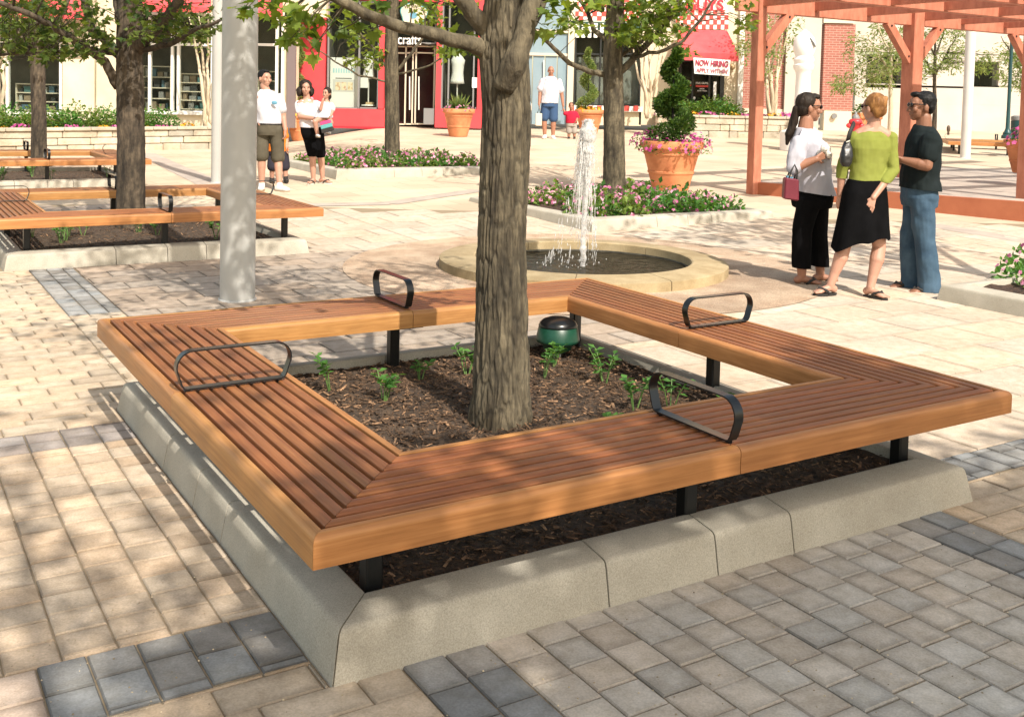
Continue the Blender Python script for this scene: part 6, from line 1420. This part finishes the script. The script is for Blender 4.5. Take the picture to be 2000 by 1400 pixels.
JEAN = mat('denim', (.025, .06, .105), (.06, .115, .175), 3.5, .85, .3, 150, dist=.002, speck=(200, .85, 1.15)); s = Sh()
s.loft([(P(1794, 358), .185, .142), (P(1795, 385), .195, .150), (P(1795, 402), .18, .14)], phi)
for i in (0, 1): limb(s, [hip[i], kn[i], an[i]+Vector((.01, 0, .03))], [.108, .088, .094]); s.cap(an[i]+Vector((.01, 0, .03)), an[i]+Vector((.015, 0, -.08)), .094, .10)
s.finish('jeans', JEAN, r, .0075, 2, (.012, 9, .6), cut=(Vector((0, 0, r.location.z+.022)), Vector((0, 0, 1))))
for i in (0, 1): sandal(r, an[i], fp3[i], SOLE, 1.06, 'flip_flop')
o = MB(); o.tube([(0, 0, -.05), (0, 0, .07)], [.026, .034], 14); cp2 = o.build('paper_cup', MT['paper'], smooth=False); cp2.location = wr[1]+Vector((-.10, .055, .02)); tag(cp2, 'small white paper cup held by the man in black', 'cup')
# ===== family on the left
Y = gp(528, 372).y; P = lambda x, y, dy=0.0: at(x, y, Y+dy); r = person('man in a white shirt and olive shorts walking beside the grey pillar', Y, 528, 372); phi = radians(-62)
s = Sh(); hc = P(517, 154); H = head(s, hc, radians(-38), 1.05); s.cap(P(516, 168), P(521, 182), .062, .07)
s.loft([(P(521, 180), .1, .07), (P(522, 188), .20, .11), (P(524, 205), .19, .13), (P(526, 235), .175, .135), (P(526, 250), .17, .13)], phi)
hip = [P(512, 255, .0), P(540, 255, 0)]; kn = [P(511, 305, -.05), P(543, 308, .05)]; an = [P(511, 360, .0), P(546, 362, -.05)]
for i in (0, 1): limb(s, [hip[i], kn[i], kn[i].lerp(an[i], .35), an[i]], [.09, .06, .062, .04]); foot(s, an[i], radians(-80 if i == 0 else -35), 1.05)
sh = [P(502, 192, .0), P(544, 194, .0)]; el = [P(496, 226, .05), P(553, 226, .02)]; wr = [P(508, 243, -.13), P(557, 254, -.04)]
for i in (0, 1): limb(s, [sh[i], el[i], wr[i]], [.056, .046, .03])
hand(s, wr[0], Vector((.6, 0, -.8)), Vector((0, 1, 0)), 1.05, .4, 1); hand(s, wr[1], Vector((.05, 0, -1)), Vector((-1, .2, 0)), 1.05, .5, 1); s.finish('body', SK_P, r, .009, 2)
s = Sh(); s.ell(H(0, -.028, .045), (.087, .098, .094), radians(-38)); s.ell(H(0, .04, .108), (.05, .045, .022), radians(-38)); s.finish('hair', HAIR_B, r, .008, 1, (.004, 30, 1)); eyes(H, r, 1.05, radians(-38))
s = Sh(); s.loft([(P(520, 176), .085, .085), (P(521, 181), .14, .105), (P(522, 187), .19, .125), (P(523, 200), .210, .148), (P(526, 225), .200, .158), (P(526, 248), .205, .158)], phi, sq=2.1)
for i in (0, 1): limb(s, [sh[i], sh[i].lerp(el[i], .6)], [.088, .08])
sht = s.finish('shirt', WHITE, r, .009, 2, (.016, 8, .7), cut=(P(526, 241), Vector((0, 0, 1))))
o = MB(); o.ell(P(536, 201, -.165)-r.location, (.045, .012, .03), 8, 6); o.build('chest_print', goods[1], sht)
OLIVE = cloth('olive', (.085, .075, .055), (.105, .092, .068)); s = Sh(); s.loft([(P(526, 241), .19, .145), (P(526, 258), .195, .15), (P(526, 265), .18, .14)], phi)
for i in (0, 1): limb(s, [hip[i], hip[i].lerp(kn[i], .98)], [.105, .105])
s.finish('shorts', OLIVE, r, .009, 2, (.008, 8, .7)); s = Sh(); s.loft([(P(526, 240), .197, .152), (P(526, 244), .197, .152)], phi); s.finish('belt', SOLE, r, .008, 0)
trainer(r, an[0], radians(-80), 1.1); trainer(r, an[1], radians(-35), 1.1)
Y = gp(545, 357).y; P = lambda x, y, dy=0.0: at(x, y, Y+dy); r = person('boy in an orange shirt and dark shorts mostly hidden behind the man in olive shorts', Y, 545, 356); phi = radians(-70)
s = Sh(); hc = P(543, 222); H = head(s, hc, phi, .92); s.cap(P(543, 232), P(543, 244), .045, .05); s.loft([(P(543, 242), .07, .055), (P(543, 250), .14, .09), (P(543, 285), .13, .1), (P(543, 300), .13, .1)], phi)
hip = [P(534, 300), P(553, 300)]; kn = [P(532, 325, -.03), P(556, 325)]; an = [P(531, 348), P(558, 346)]
for i in (0, 1): limb(s, [hip[i], kn[i], an[i]], [.07, .05, .034]); foot(s, an[i], phi, .8); limb(s, [P(535 if i == 0 else 552, 252), P(531 if i == 0 else 560, 272), P(533 if i == 0 else 560, 288, -.05)], [.04, .034, .025]); hand(s, P(533 if i == 0 else 560, 288, -.05), Vector((0, 0, -1)), Vector((1, 0, 0)), .75, .4, 1)
s.finish('body', SK_P, r, .009, 2); s = Sh(); s.ell(H(0, -.025, .035), (.08, .09, .09), phi); s.finish('hair', HAIR_D, r, .009, 1)
ORG = cloth('orange', (.75, .20, .03)); s = Sh(); s.loft([(P(543, 243), .09, .07), (P(543, 250), .155, .10), (P(543, 280), .155, .12), (P(543, 296), .16, .125)], phi); [limb(s, [P(a, 252), P(b, 266)], [.06, .056]) for a, b in ((535, 532), (552, 558))]; s.finish('shirt', ORG, r, .009, 2, (.006, 9, 1))
NAVY = cloth('navy', (.035, .033, .045)); s = Sh(); s.loft([(P(543, 292), .15, .115), (P(543, 302), .15, .115)], phi); [limb(s, [hip[i], kn[i]], [.088, .085]) for i in (0, 1)]; s.finish('shorts', NAVY, r, .009, 2)
for i in (0, 1): trainer(r, an[i], phi, .85, SOLE)
Y = gp(618, 359).y; P = lambda x, y, dy=0.0: at(x, y, Y+dy); r = person('woman with dark curly hair and a white top carrying a small child', Y, 618, 360); phi = radians(-75)
s = Sh(); hc = P(597, 173); H = head(s, hc, radians(-72), 1.0); s.cap(P(598, 184), P(600, 196), .05, .058); s.loft([(P(600, 194), .09, .06), (P(601, 200), .175, .09), (P(603, 218), .165, .12), (P(606, 240), .14, .11), (P(610, 255), .16, .12)], phi)
hip = [P(601, 260), P(621, 260)]; kn = [P(610, 298, -.04), P(626, 300, .05)]; an = [P(612, 349, -.04), P(630, 348, .06)]
for i in (0, 1): limb(s, [hip[i], kn[i], kn[i].lerp(an[i], .35), an[i]], [.085, .058, .058, .034]); foot(s, an[i], radians(-110 if i == 0 else -20), .95)
sh = [P(583, 205), P(618, 204)]; el = [P(586, 228, -.10), P(632, 224, .05)]; wr = [P(622, 233, -.24), P(637, 226, -.2)]
for i in (0, 1): limb(s, [sh[i], el[i], wr[i]], [.05, .042, .03])
hand(s, wr[0], Vector((1, -.1, .05)), Vector((0, .2, 1)), 1, .4, -1); hand(s, wr[1], Vector((-.5, -.8, 0)), Vector((0, .2, 1)), 1, .4, 1); s.finish('body', SK_P, r, .009, 2)
s = Sh(); s.ell(H(0, -.035, .04), (.105, .105, .105), radians(-72)); [s.ell(H(sg*.092, -.03, -.05), (.05, .06, .085), radians(-72)) for sg in (-1, 1)]; s.ell(H(0, -.07, -.06), (.09, .05, .08), radians(-72)); s.finish('hair', HAIR_D, r, .009, 1, (.014, 16, 1)); eyes(H, r, 1.0, radians(-72))
s = Sh(); s.loft([(P(600, 195), .09, .07), (P(600, 199), .13, .085), (P(601, 204), .172, .105), (P(603, 218), .178, .135), (P(605, 235), .158, .125), (P(607, 250), .168, .132)], phi); [limb(s, [sh[i], sh[i].lerp(el[i], .55)], [.07, .064]) for i in (0, 1)]; s.finish('top', cloth('pale_pink_white', (.68, .64, .66)), r, .009, 2, (.013, 9, .7), cut=(P(607, 249), Vector((0, 0, 1))))
s = Sh(); s.loft([(P(607, 247), .165, .125), (P(611, 262), .185, .14), (P(612, 270), .17, .13)], phi); [limb(s, [hip[i], kn[i]], [.1, .088]) for i in (0, 1)]; s.finish('shorts', BLK, r, .009, 2, (.005, 8, .8)); [sandal(r, an[i], radians(-110 if i == 0 else -20), MT['pvc'], .95, 'shoe') for i in (0, 1)]
Yc = gp(618, 359).y-.25; P = lambda x, y, dy=0.0: at(x, y, Yc+dy); r = person('small dark haired child in a white dress sitting on the arm of the woman', Yc, 632, 228); phi = radians(-100)
s = Sh(); hc = P(638, 183); H = head(s, hc, radians(-110), .74); s.cap(P(637, 192), P(637, 199), .035, .04); s.loft([(P(637, 198), .06, .045), (P(637, 204), .10, .065), (P(635, 218), .09, .075), (P(634, 229), .10, .085)], phi)
limb(s, [P(630, 229, -.02), P(615, 238, -.16), P(620, 262, -.14)], [.055, .042, .028]); limb(s, [P(640, 229, .02), P(646, 240, -.08), P(640, 256, -.05)], [.055, .042, .028]); foot(s, P(620, 262, -.14), radians(-60), .55); foot(s, P(640, 256, -.05), radians(-60), .55)
limb(s, [P(628, 205), P(626, 214, -.1), P(631, 195, -.12)], [.033, .028, .02]); hand(s, P(631, 196, -.12), Vector((.3, .2, 1)), Vector((.8, .3, 0)), .6, .6, 1); limb(s, [P(646, 206), P(650, 216, -.03), P(646, 226, -.08)], [.033, .028, .02]); hand(s, P(646, 226, -.08), Vector((-.5, -.3, -.7)), Vector((-.6, 0, .5)), .6, .4, -1); s.finish('body', SK_P, r, .008, 2)
s = Sh(); s.ell(H(0, -.02, .03), (.067, .075, .076), radians(-110)); s.ell(H(0, -.045, -.04), (.062, .04, .065), radians(-110)); s.finish('hair', HAIR_D, r, .008, 1, (.004, 30, .5)); eyes(H, r, .8, radians(-110))
s = Sh(); s.loft([(P(637, 199), .07, .055), (P(637, 206), .115, .08), (P(635, 218), .115, .095), (P(632, 230), .15, .13)], phi); s.cap(P(628, 205), P(626, 211, -.06), .05, .045); s.cap(P(646, 206), P(650, 213, -.02), .05, .045); s.finish('dress', WHITE, r, .008, 2, (.008, 14, .8))
trainer(r, P(620, 262, -.14), radians(-60), .58); trainer(r, P(640, 256, -.05), radians(-60), .58)
hb = empty('striped_bag', P(641, 258, -.25)); tag(hb, 'small bag with pink, teal and black stripes held under the child', 'bag'); k = 15.9/FPX
for i, (z0, z1, m) in enumerate(((0, 8, SOLE), (8.05, 16, goods[2]), (16.05, 23, mat('bag_pink', (.62, .06, .20), None, rough=.7)))): o = MB(); o.bbox((-12+z0*.1)*k, (12-z0*.1)*k, -.05, .05, z0*k, z1*k, .006); b = o.build('bag_stripe', m, hb); b.rotation_euler = (0, radians(-16), 0)
# ===== man and toddler by the shops
Y = gp(1069, 271).y; P = lambda x, y, dy=0.0: at(x, y, Y+dy); r = person('bald man in a white T-shirt and blue shorts walking hand in hand with a toddler', Y, 1069, 271); phi = radians(-88)
s = Sh(); hc = P(1076, 139); H = head(s, hc, phi, 1.08, .1); s.cap(P(1076, 145), P(1076, 154), .065, .075); s.loft([(P(1076, 152), .11, .08), (P(1076, 156), .21, .12), (P(1076, 175), .19, .15), (P(1073, 200), .18, .15)], phi)
hip = [P(1066, 205), P(1081, 205)]; kn = [P(1063, 233), P(1081, 235)]; an = [P(1064, 265), P(1080, 266)]
for i in (0, 1): limb(s, [hip[i], kn[i], kn[i].lerp(an[i], .35), an[i]], [.1, .068, .07, .045]); foot(s, an[i], radians(-100 if i == 0 else -80), 1.1)
sh = [P(1060, 160), P(1092, 160)]; el = [P(1055, 180), P(1097, 184)]; wr = [P(1053, 204, -.1), P(1100, 207, -.05)]
for i in (0, 1): limb(s, [sh[i], el[i], wr[i]], [.065, .052, .035]); hand(s, wr[i], Vector((0, 0, -1)), Vector((1 if i == 0 else -1, 0, 0)), 1.1, .6, 1)
s.finish('body', SK_T, r, .012, 2); eyes(H, r, 1.08, phi); s = Sh(); s.loft([(P(1076, 150), .10, .095), (P(1076, 153), .16, .115), (P(1076, 158), .205, .14), (P(1076, 172), .23, .17), (P(1074, 190), .23, .18), (P(1073, 202), .235, .18)], phi); [limb(s, [sh[i], sh[i].lerp(el[i], .7)], [.085, .09]) for i in (0, 1)]; s.finish('t_shirt', WHITE, r, .012, 2, (.02, 7, .8))
s = Sh(); s.loft([(P(1073, 198), .205, .165), (P(1073, 209), .21, .165)], phi); [limb(s, [hip[i], kn[i].lerp(hip[i], .12)], [.125, .12]) for i in (0, 1)]; s.finish('shorts', cloth('blue', (.045, .085, .17)), r, .012, 2); [trainer(r, an[i], radians(-100 if i == 0 else -80), 1.15, SOLE if i == 2 else None) for i in (0, 1)]
hb = empty('paper_bag', P(1052, 246, -.1)); tag(hb, 'pale paper carrier bag in the hand of the bald man', 'bag'); k = 28.2/FPX; o = MB(); o.bbox(-6*k, 6*k, -.06, .06, 0, 24*k, .01); o.build('bag_body', MT['tan'], hb); o = MB(); o.tube([(-3*k, 0, 24*k), (0, 0, 35*k), (3*k, 0, 24*k)], .012, 6); o.build('handle', SOLE, hb)
Y = gp(1117, 271).y; P = lambda x, y, dy=0.0: at(x, y, Y+dy); r = person('toddler in a red shirt and grey shorts holding the hand of the bald man', Y, 1117, 271); phi = radians(-95)
s = Sh(); hc = P(1116, 208); H = head(s, hc, phi, .92); s.cap(P(1116, 213), P(1116, 218), .045, .05); s.loft([(P(1116, 217), .07, .05), (P(1116, 220), .13, .08), (P(1116, 238), .12, .1), (P(1116, 246), .12, .1)], phi)
hip = [P(1112, 246), P(1121, 246)]; an = [P(1111, 267), P(1122, 267)]
for i in (0, 1): limb(s, [hip[i], hip[i].lerp(an[i], .5), an[i]], [.075, .055, .036]); foot(s, an[i], phi, .7)
limb(s, [P(1109, 222), P(1104, 222, -.05), P(1101, 215, -.05)], [.045, .038, .03]); limb(s, [P(1124, 222), P(1128, 230, -.03), P(1126, 236, -.12)], [.045, .038, .03]); hand(s, P(1101, 216, -.05), Vector((-.2, 0, 1)), Vector((-1, 0, 0)), .7, .5, 1); hand(s, P(1126, 236, -.12), Vector((-.4, -.4, -.6)), Vector((-1, 0, 0)), .7, .5, 1); s.finish('body', SK_T, r, .011, 2)
s = Sh(); s.ell(H(0, -.02, .03), (.078, .086, .085), phi); s.finish('hair', HAIR_D, r, .011, 1); eyes(H, r, .92, phi); s = Sh(); s.loft([(P(1116, 217), .085, .065), (P(1116, 221), .14, .095), (P(1116, 232), .15, .125), (P(1116, 241), .155, .125)], phi); s.cap(P(1109, 222), P(1104, 222, -.05), .065, .06); s.cap(P(1124, 222), P(1128, 229, -.03), .065, .06); s.finish('shirt', cloth('crimson', (.42, .02, .045)), r, .011, 2)
s = Sh(); s.loft([(P(1116, 240), .145, .115), (P(1116, 247), .145, .115)], phi); [limb(s, [hip[i], hip[i].lerp(an[i], .5)], [.085, .085]) for i in (0, 1)]; s.finish('shorts', cloth('grey', (.32, .29, .26)), r, .011, 2); [trainer(r, an[i], phi, .75, SOLE) for i in (0, 1)]
